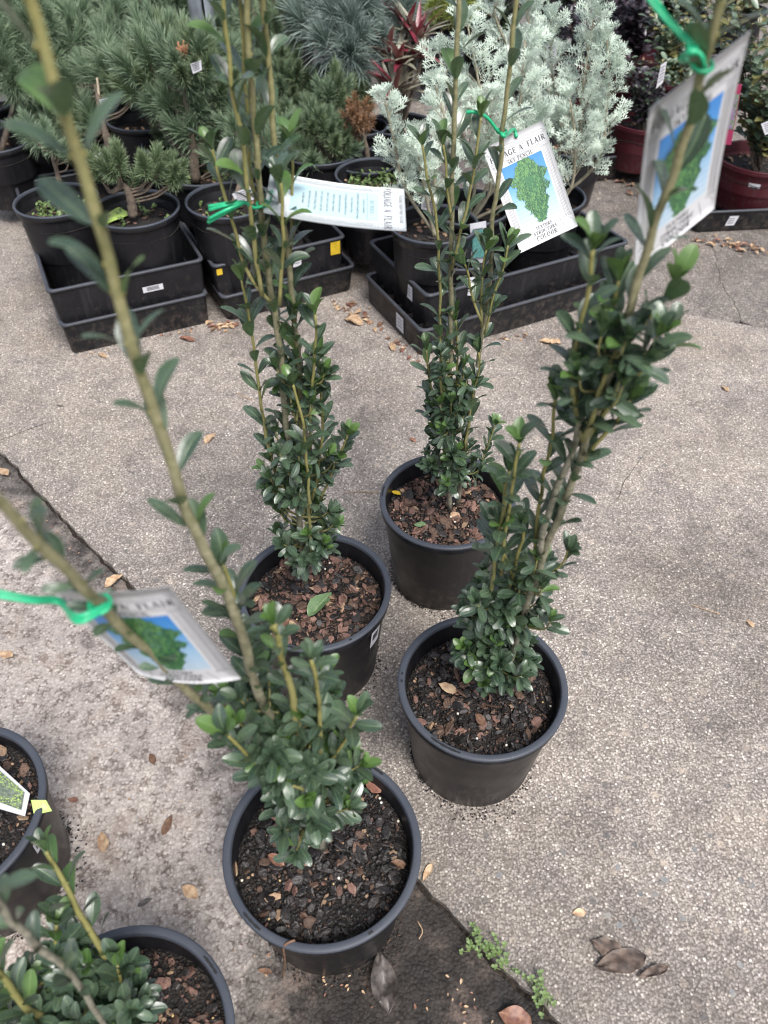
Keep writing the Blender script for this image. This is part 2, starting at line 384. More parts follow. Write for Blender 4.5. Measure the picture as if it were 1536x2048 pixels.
M['cane'] = simple('bamboo_stake', (.45, .38, .28), (.3, .25, .18), .6, 60)
def sky_print():
    m, nt, b = mat_base('sky_print'); uv = N(nt, 'UVMap').outputs[0]; sp = N(nt, 'SeparateXYZ'); L(nt, uv, sp.inputs[0])
    L(nt, ramp(nt, sp.outputs[1], [(0, (.46, .57, .66)), (.35, (.30, .48, .66)), (.7, (.07, .27, .58)), (1, (.03, .19, .52))]), b.inputs['Base Color']); b.inputs['Roughness'].default_value = .38; return m
M['skyprint'] = sky_print()
def needle_mat(name, a, c, tip):
    m, nt, b = mat_base(name)
    oi = nt.nodes.new('ShaderNodeObjectInfo'); t = N(nt, 'Attribute', attribute_name='tone'); uv = N(nt, 'UVMap').outputs[0]; sp = N(nt, 'SeparateXYZ'); L(nt, uv, sp.inputs[0])
    f = math_(nt, 'ADD', math_(nt, 'MULTIPLY', oi.outputs['Random'], .5), math_(nt, 'MULTIPLY', t.outputs['Fac'], .5))
    col = mix(nt, f, a, c); col = mix(nt, math_(nt, 'MULTIPLY', math_(nt, 'POWER', sp.outputs[1], 2.0), .55), col, tip)
    L(nt, col, b.inputs['Base Color']); b.inputs['Roughness'].default_value = .5; return m
M['needle_green'] = needle_mat('green_needles', (.03, .058, .028), (.12, .185, .08), (.34, .41, .25))
M['needle_blue'] = needle_mat('blue_needles', (.05, .088, .07), (.18, .25, .215), (.44, .51, .49))
M['needle_mid'] = needle_mat('bluegreen_needles', (.032, .066, .036), (.14, .215, .12), (.38, .48, .32))
M['needle_yellow'] = needle_mat('yellow_needles', (.14, .2, .03), (.3, .36, .08), (.4, .45, .14))
M['needle_brown'] = needle_mat('dead_brown_needles', (.12, .06, .03), (.26, .14, .07), (.3, .18, .1))

# ------------------------------------------------------------------ ground and slabs
def struct(name, me, mat): 
    o = link(name, me, None, mat); o['kind'] = 'structure'; return o
me = mesh('ground', [(-60, -60, -.04), (60, -60, -.04), (60, 60, -.04), (-60, 60, -.04)], [(0, 1, 2, 3)], [M['slab_far']])
struct('ground', me, None)
def jag(p, q, step, amp, seed, fine=.4):
    p, q = Vector(p), Vector(q); n = max(2, int((q-p).length/step)); d = (q-p).normalized(); nn = Vector((-d.y, d.x, 0)); out = []
    for i in range(n+1):
        t = i/n; P = p.lerp(q, t); e = min(1, 8*t, 8*(1-t))
        o = noise.noise(Vector((P.x*9+seed, P.y*9, seed)))*amp + noise.noise(Vector((P.x*45+seed, P.y*45, 3)))*amp*fine
        out.append(P+nn*o*e)
    return out
def slab(name, pts, mat, ztop=0.0, th=.03):
    pts = [Vector((p[0], p[1], 0)) for p in pts]; n = len(pts); bm = bmesh.new()
    top = [bm.verts.new((p.x, p.y, ztop)) for p in pts]
    ins = [bm.verts.new((p.x, p.y, ztop-th)) for p in pts]
    for i in range(n): bm.faces.new((top[i], ins[i], ins[(i+1) % n], top[(i+1) % n]))
    f = bm.faces.new(top); bmesh.ops.triangulate(bm, faces=[f])
    bmesh.ops.recalc_face_normals(bm, faces=bm.faces)
    me = bpy.data.meshes.new(name); bm.to_mesh(me); bm.free(); me.materials.append(mat)
    o = link(name, me); o['kind'] = 'structure'; return o
def onj(a, off=0): return JP+JD*a+JN*off
far_l, near_r = onj(-8.0), onj(2.2)
jb = jag(onj(-2.2), onj(1.2), .010, .007, 3.3, .8)
jb_off = [p+JN*(.007+.005*noise.noise(p*14)) for p in jb]
J2a, J2b = Vector((1.094, 1.908, 0)), Vector((.825, 2.003, 0))
d2 = (J2a-J2b).normalized()
j2r = J2b+d2*7; j2l = J2b-d2*3.2
j2 = jag(j2r, J2b, .03, .008, 8.1)+jag(J2b, j2l, .03, .008, 9.1)[1:]
# main slab: between the near joint and the far joint
struct_main = slab('concrete_slab', jb + [near_r, Vector((6, -1.5, 0)), j2r] + j2[1:] + [onj(-3.2)], M['slab'])
slab('left_concrete_slab', [Vector((-7, 6, 0)), Vector((-7, -3, 0)), Vector((1.6, -3, 0)), onj(1.6, .01)] + jb_off[::-1] + [onj(-4, .01)], M['slab_left'], ztop=-.006)
cr = [at(*p) for p in ((1420, 478), (1436, 520), (1441, 560), (1470, 600), (1483, 640))]
crk = []
for i in range(len(cr)-1): crk += jag(cr[i], cr[i+1], .012, .012, 5+i)[:-1]
crk.append(cr[-1])
g = d2.orthogonal(); up2 = Vector((-d2.y, d2.x, 0))
if up2.y < 0: up2 = -up2
jo = [p+up2*(.008+.004*noise.noise(p*11)) for p in j2]      # far side of the joint
side = crk[::-1]                                            # from the joint outwards
ri = min(range(len(jo)), key=lambda i: (jo[i]-side[0]).length)
far_tail = [side[-1]+Vector((-.5, 1.6, 0)), side[-1]+Vector((-.8, 3.6, 0)), side[-1]+Vector((-1, 12, 0))]
slab('far_concrete_slab', jo[:ri] + [p+Vector((.0009, 0, 0)) for p in side] + [p+Vector((.003, 0, 0)) for p in far_tail] + [Vector((12, 14, 0))], M['slab_far'], ztop=-.004)
slab('far_left_concrete_slab', [p-Vector((.0009, 0, 0)) for p in side][::-1][::-1][:0] + jo[ri+1:] + [Vector((-7, 5.2, 0)), Vector((-7, 14, 0))] + [p-Vector((.003, 0, 0)) for p in far_tail[::-1]] + [p-Vector((.0009, 0, 0)) for p in side[::-1]], M['slab_far'], ztop=-.004)
me = mesh('joint_dirt', [(-8, -3.2, -.012), (7, -3.2, -.012), (7, 15, -.012), (-8, 15, -.012)], [(0, 1, 2, 3)], [M['dirt']])
struct('joint_dirt', me, None)
# hairline cracks filled with dirt, and thin dirt lines
def crack(pts, wdt, seed):
    P = []
    pts = [at(*p) for p in pts]
    for i in range(len(pts)-1): P += jag(pts[i], pts[i+1], .01, .006, seed+i)[:-1]
    V = []; 
    for i, p in enumerate(P):
        d = (P[min(i+1, len(P)-1)]-P[max(0, i-1)]).normalized(); nn = Vector((-d.y, d.x, 0)); w_ = wdt*(.4+.8*abs(noise.noise(p*60)))*min(1, .2+i/6, .2+(len(P)-i)/6)
        V += [p+nn*w_+Vector((0, 0, .0012)), p-nn*w_+Vector((0, 0, .0012))]
    me = mesh('crack', V, [(2*i, 2*i+1, 2*i+3, 2*i+2) for i in range(len(P)-1)], [M['dirt']])
    struct('crack', me, None)
crack([(0, 882), (60, 858), (112, 840)], .0016, 3)
crack([(1290, 905), (1250, 960), (1235, 1010)], .0009, 12)
# embedded pebbles, proud of the slab
random.seed(5)
def pebble_mesh(seed, n=7):
    rnd = random.Random(seed); V = []; k = [rnd.uniform(.65, 1.2) for _ in range(n)]
    for r, z in ((1, 0), (.8, .28)):
        for i in range(n): a_ = 2*PI*i/n; V.append((math.cos(a_)*k[i]*r, math.sin(a_)*k[i]*r, z+rnd.uniform(-.05, .05)))
    F = [(i, (i+1) % n, n+(i+1) % n, n+i) for i in range(n)]+[tuple(range(n, 2*n))]
    return mesh('pebble', V, F, [M['pebble']], smooth=False)
pm = [pebble_mesh(i) for i in range(5)]
pb = [(1280, 1785), (1310, 1788), (1480, 1760), (1365, 1835), (1215, 1830), (1270, 1840), (1277, 1858), (1238, 1850), (1265, 1870), (1320, 1885), (1350, 1868), (1440, 1980), (1465, 1985), (1480, 1930), (1126, 1703), (1170, 1690), (1440, 1850), (1505, 1770), (1390, 1700), (1235, 1735), (1425, 1640), (1530, 1650), (1100, 1590), (1330, 1760), (1000, 1750), (1465, 1890), (930, 1650)]
for u, v in pb:
    p = at(u, v, 0); s = random.uniform(.003, .0062)
    link('pebble', random.choice(pm), struct_main, None, Matrix.LocRotScale(p+Vector((0, 0, -.0004)), Matrix.Rotation(random.uniform(0, 6), 3, 'Z').to_quaternion(), Vector((s*1.25, s, s*.35))))

# ------------------------------------------------------------------ leaves
def holly_leaf_mesh(seed, mat, wd=.40, tip=.0):
    rnd = random.Random(seed); nl, nw = 7, 4; V = []; UV = []
    tw_ = 0; curl = rnd.uniform(.0, .58); cup = rnd.uniform(.1, .75); tw = rnd.uniform(-.25, .25); side = rnd.uniform(-.06, .06)
    for i in range(nl+1):
        t = (0, .10, .26, .45, .64, .82, .94, 1.0)[i]
        wv = wd*.5*min(1, max(0, (1-((t-.60)/.42)**2 if t > .60 else 1-((.60-t)/.62)**1.35)))**.6
        wv = max(wv, .03) if i == 0 else max(wv, .045)
        y = t*math.cos(curl*t*.7); z = .10*math.sin(PI*t*.6)-curl*.42*t*t
        for j in range(nw+1):
            s = j/nw*2-1; x = s*wv
            zz = z+cup*abs(s)**1.5*wv*.55+tw*x*t
            V.append((x+side*math.sin(PI*t), y, zz)); UV.append((j/nw, t))
    F = [(i*(nw+1)+j, i*(nw+1)+j+1, (i+1)*(nw+1)+j+1, (i+1)*(nw+1)+j) for i in range(nl) for j in range(nw)]
    return mesh('leaf', V, F, [mat], uv=UV)
LEAF = [holly_leaf_mesh(i, M['leaf'], .385+.024*(i % 5)) for i in range(16)]
LEAFY = [holly_leaf_mesh(20+i, M['leaf_young'], .47) for i in range(4)]
def arrs(me):
    n = len(me.vertices); co = np.empty(n*3, dtype=np.float64); me.vertices.foreach_get('co', co); co = co.reshape(-1, 3)
    F = [tuple(p.vertices) for p in me.polygons]
    uvv = np.zeros((n, 2)); 
    if me.uv_layers:
        for lp, d_ in zip(me.loops, me.uv_layers[0].data): uvv[lp.vertex_index] = d_.uv
    return co, F, uvv
ARR = {}
def join_stuff(name, items, mats, parent, extra=None):
    """items: (mesh, world matrix, material index, tone)"""
    Vs, Fs, Ms, UVs, As = [], [], [], [], []; off = 0
    for me, mx, mi, tn in items:
        if me.name not in ARR: ARR[me.name] = arrs(me)
        co, F, uvv = ARR[me.name]; m4 = np.array(mx)
        Vs.append(co @ m4[:3, :3].T + m4[:3, 3]); Fs += [tuple(i+off for i in f) for f in F]; Ms += [mi]*len(F); UVs.append(uvv); As.append(np.full(len(co), tn)); off += len(co)
    if not Vs: return None
    me = mesh(name, np.vstack(Vs).tolist(), Fs, mats, Ms, True, np.vstack(UVs), {'tone': np.concatenate(As)})
    o = link(name, me, parent); o['kind'] = 'stuff'; return o
def leaf_matrix(p, d, up, size, roll=0.0, wide=1.0):
    d = d.normalized(); n = (up-d*up.dot(d))
    n = n.normalized() if n.length > 1e-4 else d.orthogonal().normalized()
    if roll: n = Matrix.Rotation(roll, 3, d) @ n
    x = d.cross(n)
    return Matrix(((x.x*size*wide, d.x*size, n.x*size, p.x), (x.y*size*wide, d.y*size, n.y*size, p.y), (x.z*size*wide, d.z*size, n.z*size, p.z), (0, 0, 0, 1)))

def leafy_shoot(P, rnd, out, start=0.0, gap=.016, size=.03, ang=(30, 60), tipn=4, young=.12, pair=True, r=.0015, nodes=None):
    """put leaves along the polyline P"""
    ln = [0]
    for a_, b_ in zip(P, P[1:]): ln.append(ln[-1]+(b_-a_).length)
    tot = ln[-1]; s = start*tot+rnd.uniform(0, gap); az = rnd.uniform(0, 6.28); i = 0
    while s < tot-.002:
        while i < len(ln)-2 and ln[i+1] < s: i += 1
        t = (P[i+1]-P[i]).normalized(); p = P[i]+t*(s-ln[i]); o = t.orthogonal().normalized()
        for kk in range(2 if (pair and rnd.random() < .55) else 1):
            a_ = az+kk*PI+rnd.uniform(-.4, .4); rd = Matrix.Rotation(a_, 3, t) @ o
            if nodes is not None: nodes.append((p, rd))
            an = RAD(rnd.uniform(*ang)); d = t*math.cos(an)+rd*math.sin(an)+Vector((0, 0, rnd.uniform(-.1, .12)))
            sz = size*rnd.uniform(.8, 1.25); yg = rnd.random() < young*.3
            out.append(((rnd.choice(LEAFY) if yg else rnd.choice(LEAF)), leaf_matrix(p+rd*r, d, t+Vector((0, 0, .35)), sz, rnd.uniform(-.35, .35)), 1 if yg else 0))
        az += 2.4 if not pair else 1.57+rnd.uniform(-.5, .5); s += gap*rnd.uniform(.6, 1.35)
    t = (P[-1]-P[-2]).normalized(); o = t.orthogonal().normalized(); yt = rnd.random() < young*4
    for k in range(tipn):
        rd = Matrix.Rotation(6.28*k/max(1, tipn)+az+rnd.uniform(-.3, .3), 3, t) @ o; an = RAD(rnd.uniform(14, 40))
        sz = size*rnd.uniform(.75, 1.1); yg = yt and rnd.random() < .6
        out.append(((rnd.choice(LEAFY) if yg else rnd.choice(LEAF)), leaf_matrix(P[-1], t*math.cos(an)+rd*math.sin(an), t, sz, rnd.uniform(-.3, .3)), 1 if yg else 0))
def emit_leaves(name, leaves, parent, mats, limit=300):
    def key(it):
        q = pxy(it[1].translation)
        if q is None: return 0
        u, v, z = q; inside = -60 < u < 1596 and -60 < v < 2108
        return (1 if inside else .0001)/z
    leaves = sorted(leaves, key=key, reverse=True)
    for me, mx, mi in leaves[:limit]: link(name, me, parent, None, mx)
    rest = [(me, mx, mi, random.random()) for me, mx, mi in leaves[limit:]]
    if rest: join_stuff('foliage', rest, mats, parent)

# ------------------------------------------------------------------ pots, soil, bark
def chip_mesh(seed, mat, flat=.42):
    rnd = random.Random(seed); n = rnd.choice((5, 6, 6, 7)); el = rnd.uniform(.45, .95); V = []; k = [rnd.uniform(.7, 1.15) for _ in range(n)]
    tx, ty = rnd.uniform(-.2, .2), rnd.uniform(-.2, .2)
    for r, z in ((.86, -flat*.5), (1, 0), (.72, flat*.5)):
        for i in range(n):
            a_ = 2*PI*i/n; V.append((math.cos(a_)*k[i]*r*.5, math.sin(a_)*k[i]*r*el*.5, (z+tx*math.cos(a_)*.3+ty*math.sin(a_)*.3+rnd.uniform(-.06, .06))*.5))
    F = [(q*n+i, q*n+(i+1) % n, (q+1)*n+(i+1) % n, (q+1)*n+i) for q in range(2) for i in range(n)]+[tuple(range(2*n, 3*n)), tuple(reversed(range(n)))]
    return mesh('bark_chip', V, F, [mat], smooth=False)
CHIP = {k: [chip_mesh(hash(k) % 97 + i if False else len(k)*11+i, M[k]) for i in range(7)] for k in ('chip_black', 'chip_brown', 'chip_red', 'chip_tan')}
def ball(mat, name='granule', k=2):
    V = []; F = []; n = 6
    V.append((0, 0, -.5))
    for z in (-.3, .1, .35):
        r = math.sqrt(max(0, .25-z*z)); V += [(r*math.cos(2*PI*i/n+z*3), r*math.sin(2*PI*i/n+z*3), z) for i in range(n)]
    V.append((0, 0, .5))
    F += [(0, 1+(i+1) % n, 1+i) for i in range(n)]
    for q in range(2): F += [(1+q*n+i, 1+q*n+(i+1) % n, 1+(q+1)*n+(i+1) % n, 1+(q+1)*n+i) for i in range(n)]
    F += [(1+2*n+i, 1+2*n+(i+1) % n, 1+3*n) for i in range(n)]
    return mesh(name, V, F, [mat])
PERL = ball(M['perlite']); PRILL = ball(M['prill'])
def soil_disc(r, zs, c, seed, amp=.004, n=84, k=20):
    V = [(c[0], c[1], zs+.003)]; 
    for i in range(1, k+1):
        for j in range(n):
            a_ = 2*PI*j/n; x, y = c[0]+r*i/k*math.cos(a_), c[1]+r*i/k*math.sin(a_)
            z = zs+noise.noise(Vector((x*22+seed, y*22, 0)))*amp*1.6+noise.noise(Vector((x*90+seed, y*90, 4)))*amp*.8+noise.noise(Vector((x*260+seed, y*260, 4)))*amp*.5
            if i == k: z -= .004
            V.append((x, y, z))
    F = [(0, 1+j, 1+(j+1) % n) for j in range(n)]
    F += [(1+(i-1)*n+j, 1+i*n+j, 1+i*n+(j+1) % n, 1+(i-1)*n+(j+1) % n) for i in range(1, k) for j in range(n)]
    return mesh('soil', V, F, [M['soil']])
def soil_z(x, y, zs, seed, amp=.004):
    return zs+noise.noise(Vector((x*22+seed, y*22, 0)))*amp*1.6+noise.noise(Vector((x*90+seed, y*90, 4)))*amp*.8
def fill_pot(root, c, r, zs, seed, mixw, nbig=240, nsmall=900, size=(.0085, .019), keep=.96, perl=8, prill=6):
    rnd = random.Random(seed); so = link('soil', soil_disc(r, zs, c, seed), root)
    kinds = list(mixw); ws = [mixw[k] for k in kinds]
    def place(s):
        a_, q = rnd.uniform(0, 2*PI), math.sqrt(rnd.random())*(r*keep-s*.4); x, y = c[0]+q*math.cos(a_), c[1]+q*math.sin(a_)
        z = soil_z(x, y, zs, seed)+s*.22+.001
        # banks up a little against the wall of the pot
        tilt = Matrix.Rotation(rnd.gauss(0, .45), 4, 'X') @ Matrix.Rotation(rnd.gauss(0, .38), 4, 'Y')
        return Matrix.Translation((x, y, z)) @ tilt @ Matrix.Rotation(rnd.uniform(0, 6.28), 4, 'Z') @ Matrix.Diagonal((s*rnd.uniform(.85, 1.5), s, s*rnd.uniform(.5, .9), 1))
    for i in range(nbig):
        s = rnd.uniform(*size)*(1.35 if rnd.random() < .12 else 1); k = rnd.choices(kinds, ws)[0]
        link('bark_chip', rnd.choice(CHIP[k]), so, None, place(s))
    items = []; mats = [M[k] for k in kinds]
    for i in range(nsmall):
        k = rnd.choices(range(len(kinds)), ws)[0]; items.append((rnd.choice(CHIP[kinds[k]]), place(rnd.uniform(.003, .0075)), k, 0))
    if items: join_stuff('fine_bark', items, mats, so)
    for i in range(perl+prill):
        m = place(rnd.uniform(.0025, .0048)); s = m.to_scale(); s = min(s)
        link('granule', PERL if i < perl else PRILL, so, None, Matrix.LocRotScale(m.translation+Vector((0, 0, .003)), None, Vector((.0042, .0042, .004)) if i < perl else Vector((.0032,)*3)))
    return so
def pot(root, c, H=.211, R=.125, rb=.0977, mat='pot', rimmat='rim', collar=.022, lip=.0105, slots=(), n=84, zs=None):
    mb = MB(); x, y, z = c; Ri = R-lip
    rw = R-.007
    prof = [(0, .002), (rb*.96, .002), (rb-.002, 0), (rb, .003), (rb+.0006, .006), (rw-.002, H-collar-.004), (rw, H-collar-.001), (rw+.0035, H-collar), (R-.0022, H-collar+.002), (R-.001, H-.006), (R-.0025, H-.0045)]
    lathe(mb, prof, n, 0, c)
    mb.obj('pot_body', [M[mat]], root)
    mb = MB()
    prof = [(R-.0028, H-.005), (R-.0004, H-.005), (R, H-.003), (R-.0006, H-.001), (R-.0022, H), (Ri+.002, H), (Ri+.0006, H-.0007), (Ri, H-.0026), (Ri-.0008, H-.006)]
    lathe(mb, prof, n, 0, c)
    ro = mb.obj('rim', [M[rimmat]], root)
    mb = MB(); lathe(mb, [(Ri-.0008, H-.006), (Ri-.003, H*.86), (Ri-.006, H*.6), (Ri-.008, H*.45)], n, 0, c)
    mb.obj('inner_wall', [M[mat]], root)
    for a0, a1 in slots:                       # moulded slots in the top of the rim
        mb = MB(); V = []; k = 10; rr = (Ri+R)/2
        for i in range(k+1):
            a_ = RAD(a0+(a1-a0)*i/k); wv = .0017*(1 if i % 3 else .6)
            for q in (-wv, wv): V.append((x+(rr+q)*math.cos(a_), y+(rr+q)*math.sin(a_), z+H+.0004))
        mb.add(V, [(2*i, 2*i+1, 2*i+3, 2*i+2) for i in range(k)]); mb.obj('rim_slot', [M['slot']], ro)
    return Ri
def pot_sticker(root, c, H, R, rb, ang, za, zb, wdeg, mat='sticker', bars=True, tilt=0):
    mb = MB(); k = 6
    def P(a_, z, o): r_ = rb+(R-.006-rb)*(z/H)+o; return (c[0]+r_*math.cos(RAD(a_)), c[1]+r_*math.sin(RAD(a_)), c[2]+z)
    V = []; 
    for i in range(k+1):
        a_ = ang+wdeg*(i/k-.5); V += [P(a_, za+tilt*i/k, .0012), P(a_, zb+tilt*i/k, .0012)]
    mb.add(V, [(2*i, 2*i+2, 2*i+3, 2*i+1) for i in range(k)]); so = mb.obj('sticker', [M[mat]], root)
    if bars:
        mb = MB(); rnd = random.Random(int(ang*7))
        for i in range(9):
            a_ = ang+wdeg*(-.3+.6*i/9); w_ = wdeg*.02*rnd.choice((1, 1.8)); z0, z1 = za+(zb-za)*.35, za+(zb-za)*.7
            mb.add([P(a_-w_, z0, .0016), P(a_+w_, z0, .0016), P(a_+w_, z1, .0016), P(a_-w_, z1, .0016)], [(0, 1, 2, 3)])
        mb.obj('barcode', [M['ink']], so)

# ------------------------------------------------------------------ the upright hollies
SZ = .172
def stem_from(px, y0, k=0.0, z0=SZ, nsub=5): return catmull([aty(u, v, y0+dy, z0, k) for (u, v, *r_) in px for dy in [(r_[0] if r_ else 0.0)]], nsub)
def holly(c, seed, label, stems, clumps, mixw, slots, H=.211, nbig=280, nsmall=1100, sticker=None, soilz=SZ, lsize=.031):
    rnd = random.Random(seed)
    root = empty('potted_holly', c, label, 'potted plant', 'upright hollies in black pots set out on the concrete')
    WORLD[root.name] = Matrix.Translation(c)
    Ri = pot(root, c, H=H, slots=slots)
    if sticker: pot_sticker(root, c, H, .125, .0977, *sticker)
    fill_pot(root, c, Ri-.0012, soilz, seed, mixw, nbig, nsmall)
    leaves = []
    for st in stems:
        P = stem_from(st['px'], c[1]+st.get('dy', 0), st.get('k', 0.0))
        # slight wobble
        P = [p+Vector((noise.noise(p*30)*.0028, noise.noise(p*30+Vector((9, 9, 9)))*.0028, 0)) for p in P]
        r0, r1 = [q*(1 if c[1] < .4 and q > .0041 else .70) for q in st['r']]; a0, a1 = st.get('age', (.3, 0))
        mb = MB(); L_ = sum((b_-a_).length for a_, b_ in zip(P, P[1:])); nn = max(1, L_/.02)
        tube(mb, P, lambda t: (r0+(r1-r0)*t)*(1+.10*max(0, math.sin(t*nn*6.28))**4), 8, 0, lambda t: a0+(a1-a0)*t)
        mb_nodes = []
        leafy_shoot(P, rnd, leaves, st.get('start', .1), st.get('gap', .02), st.get('ls', lsize), st.get('ang', (28, 62)), st.get('tip', 4), st.get('young', .22), True, r0*.8, nodes := [])
        for (q, rd_) in nodes:            # buds and leaf scars
            e_ = q+rd_*(r0*.62); sz_ = r0*.36; mb_nodes.append((e_, sz_))
        for e_, z_ in mb_nodes: mb.add([e_+Vector(d_)*z_ for d_ in ((1,0,0),(0,1,0),(-1,0,0),(0,-1,0),(0,0,1.3),(0,0,-1.3))], [(0,1,4),(1,2,4),(2,3,4),(3,0,4),(1,0,5),(2,1,5),(3,2,5),(0,3,5)], 0, a=.05)
        mb.obj('stem', [M['stem']], root)
    tw = MB()
    for cl in clumps:
        A = aty(cl['a'][0], cl['a'][1], c[1], SZ, cl.get('k', 0)); B = aty(cl['b'][0], cl['b'][1], c[1], SZ, cl.get('k', 0))
        for i in range(cl['n']):
            t = rnd.random(); p = A.lerp(B, t)+Vector((rnd.gauss(0, .006), rnd.gauss(0, .006), 0))
            az = rnd.uniform(0, 2*PI); out_ = Vector((math.cos(az), math.sin(az), 0)); rr = cl['r']*(cl.get('r1', 1)*t+(1-t))*rnd.uniform(.45, 1)
            end = p+out_*rr+Vector((0, 0, rnd.uniform(.3, 1.2)*cl.get('up', .045)))
            mid = p.lerp(end, .5)+out_*.008-Vector((0, 0, .004)); Q = catmull([p, mid, end], 3)
            tube(tw, Q, lambda t_: .0017-.0007*t_, 5, 0, .15, cap=False)
            leafy_shoot(Q, rnd, leaves, .25, cl.get('gap', .007), cl.get('ls', lsize)*.78, (45, 85), 5, .10)
    if tw.V:
        o = tw.obj('twigs', [M['stem']], root); o['kind'] = 'stuff'
    emit_leaves('leaf', leaves, root, [M['leaf'], M['leaf_young']])
    return root
BLACKMIX = dict(chip_black=.82, chip_brown=.10, chip_red=.05, chip_tan=.03)
REDMIX = dict(chip_black=.28, chip_brown=.36, chip_red=.31, chip_tan=.05)
MIDMIX = dict(chip_black=.68, chip_brown=.19, chip_red=.09, chip_tan=.04)
c1, c2, c3, c4 = (-.0782, .3821, 0), (.1459, .6177, 0), (-.1135, .7958, 0), (.1163, 1.0052, 0)
holly(c1, 11, 'nearest centre holly in charred black bark, two bare tall stems reaching up left', [
    dict(px=[(645,1695),(603,1580),(548,1450),(512,1370),(480,1262),(422,1120),(370,1010),(335,905),(300,800),(262,690),(232,590),(205,480),(165,350),(130,230),(92,110),(50,-20),(20,-120)], r=(.0052,.0035), age=(1,.0), start=.33, gap=.028, tip=3, ls=.029, ang=(25,60)),
    dict(px=[(610,1600),(560,1555,.01),(480,1478,.0),(430,1428,-.012),(365,1370,-.03),(320,1322,-.045),(262,1270,-.062),(200,1208,-.08),(150,1158,-.092),(100,1108,-.102),(50,1058,-.11),(0,1008,-.118),(-60,945,-.125)], r=(.0047,.0040), age=(.7,.5), start=.25, gap=.021, tip=3, ls=.0205),
    dict(px=[(600,1520),(590,1430),(575,1360),(560,1300),(545,1250)], r=(.0042,.0028), k=-.03, start=.3, gap=.013, age=(.2,0), ls=.024),
    dict(px=[(640,1540),(640,1440),(634,1370),(622,1318)], r=(.0034,.0024), k=-.04, start=.3, gap=.012, age=(.1,0), ls=.024),
    dict(px=[(560,1520),(520,1420),(490,1290),(470,1200),(448,1130)], r=(.0036,.0022), start=.1, gap=.013, age=(.1,0), dy=.02),
    dict(px=[(590,1590),(545,1530),(480,1450),(430,1385)], r=(.0036,.0024), k=.1, start=.2, gap=.014, age=(.1,0), dy=.02),
    dict(px=[(610,1580),(560,1560),(500,1515),(450,1465)], r=(.0034,.0022), k=-.06, dy=-.02, start=.25, gap=.013, age=(.1,0)),
    dict(px=[(620,1600),(650,1540),(690,1480),(712,1430)], r=(.0030,.0020), start=.2, gap=.013, age=(.1,0)),
    dict(px=[(645,1695),(625,1620),(612,1560)], r=(.0066,.005), age=(1,.8), start=1.0, tip=0),
  ], [dict(a=(628,1635), b=(590,1450), n=70, r=.052, r1=1.0, up=.034), dict(a=(590,1540), b=(540,1430), n=14, r=.042)],
  BLACKMIX, ((222,236),(50,62),(300,303)), nbig=295, nsmall=1500)
holly(c2, 22, 'potted holly leaning right with twin grey stems, in the pot at right of centre', [
    dict(px=[(1000,1385),(1028,1300),(1055,1215),(1082,1120),(1118,1030),(1150,950),(1172,870),(1205,790),(1240,680),(1275,570),(1310,450),(1345,350),(1380,240),(1412,120),(1450,-20),(1480,-130)], k=-.10, r=(.0068,.0040), age=(1,.3), start=.42, gap=.020, tip=3, ls=.033),
    dict(px=[(1078,1110),(1088,1050),(1110,985),(1135,925),(1150,880),(1162,830)], k=-.10, r=(.0058,.0042), age=(1,.9), start=.2, gap=.03, tip=0),
    dict(px=[(975,1390),(982,1250),(985,1150),(1000,1060),(1012,985),(1018,940)], k=-.08, r=(.0046,.0026), age=(.4,0), start=.3, gap=.015),
    dict(px=[(1000,1250),(1022,1160),(1040,1095),(1047,1052)], k=-.08, r=(.0038,.0024), age=(.2,0), start=.2, gap=.015),
    dict(px=[(1062,1180),(1070,1090),(1077,1020),(1092,930),(1106,850),(1110,800)], k=-.08, r=(.0034,.0022), age=(.1,0), start=.3, gap=.018),
    dict(px=[(1000,1150),(1015,1040),(1030,940),(1037,885)], k=-.1, r=(.0030,.0020), age=(.1,0), start=.5, gap=.02),
    dict(px=[(1165,890),(1148,800),(1143,740),(1160,650),(1180,560),(1190,500)], k=-.10, r=(.0034,.0024), age=(.2,0), start=.05, gap=.017, ls=.030),
    dict(px=[(1168,880),(1190,810),(1215,740),(1238,695)], k=-.12, r=(.0036,.0024), age=(.2,0), start=.1, gap=.014, ls=.030),
    dict(px=[(1172,880),(1225,805),(1280,740),(1322,690),(1336,665)], k=-.10, r=(.0036,.0022), age=(.1,0), start=.15, gap=.015, ls=.030),
    dict(px=[(1157,930),(1195,885),(1232,848),(1262,800)], k=-.10, r=(.0034,.0022), age=(.1,0), start=.15, gap=.014, ls=.030),
    dict(px=[(1236,700),(1290,645),(1335,590),(1350,562)], k=-.10, r=(.0034,.0022), age=(.1,0), start=.15, gap=.016, ls=.030),
    dict(px=[(1160,880),(1150,790),(1160,720),(1180,690)], k=-.08, r=(.003,.002), age=(.1,0), start=.1, gap=.014, ls=.030),
    dict(px=[(1200,800),(1225,700),(1225,620),(1240,560)], k=-.08, r=(.003,.002), age=(.1,0), start=.1, gap=.015, ls=.030),
    dict(px=[(1070,1190),(1095,1150),(1120,1130),(1135,1100)], k=-.08, r=(.0024,.0016), age=(.1,0), start=.2, gap=.012, ls=.026),
    dict(px=[(1040,1200),(1010,1110),(1005,1050)], k=-.08, r=(.0028,.0018), age=(.1,0), start=.1, gap=.013),
  ], [dict(a=(985,1365), b=(990,1190), n=62, r=.046, r1=.9, up=.032), dict(a=(1040,1270), b=(1070,1150), n=9, r=.03, k=-.08), dict(a=(1170,850), b=(1230,700), n=13, r=.035, r1=1, k=-.10, ls=.034, gap=.014)],
  MIDMIX, ((228,250),(172,174),(178,180)), nbig=280, nsmall=1700)
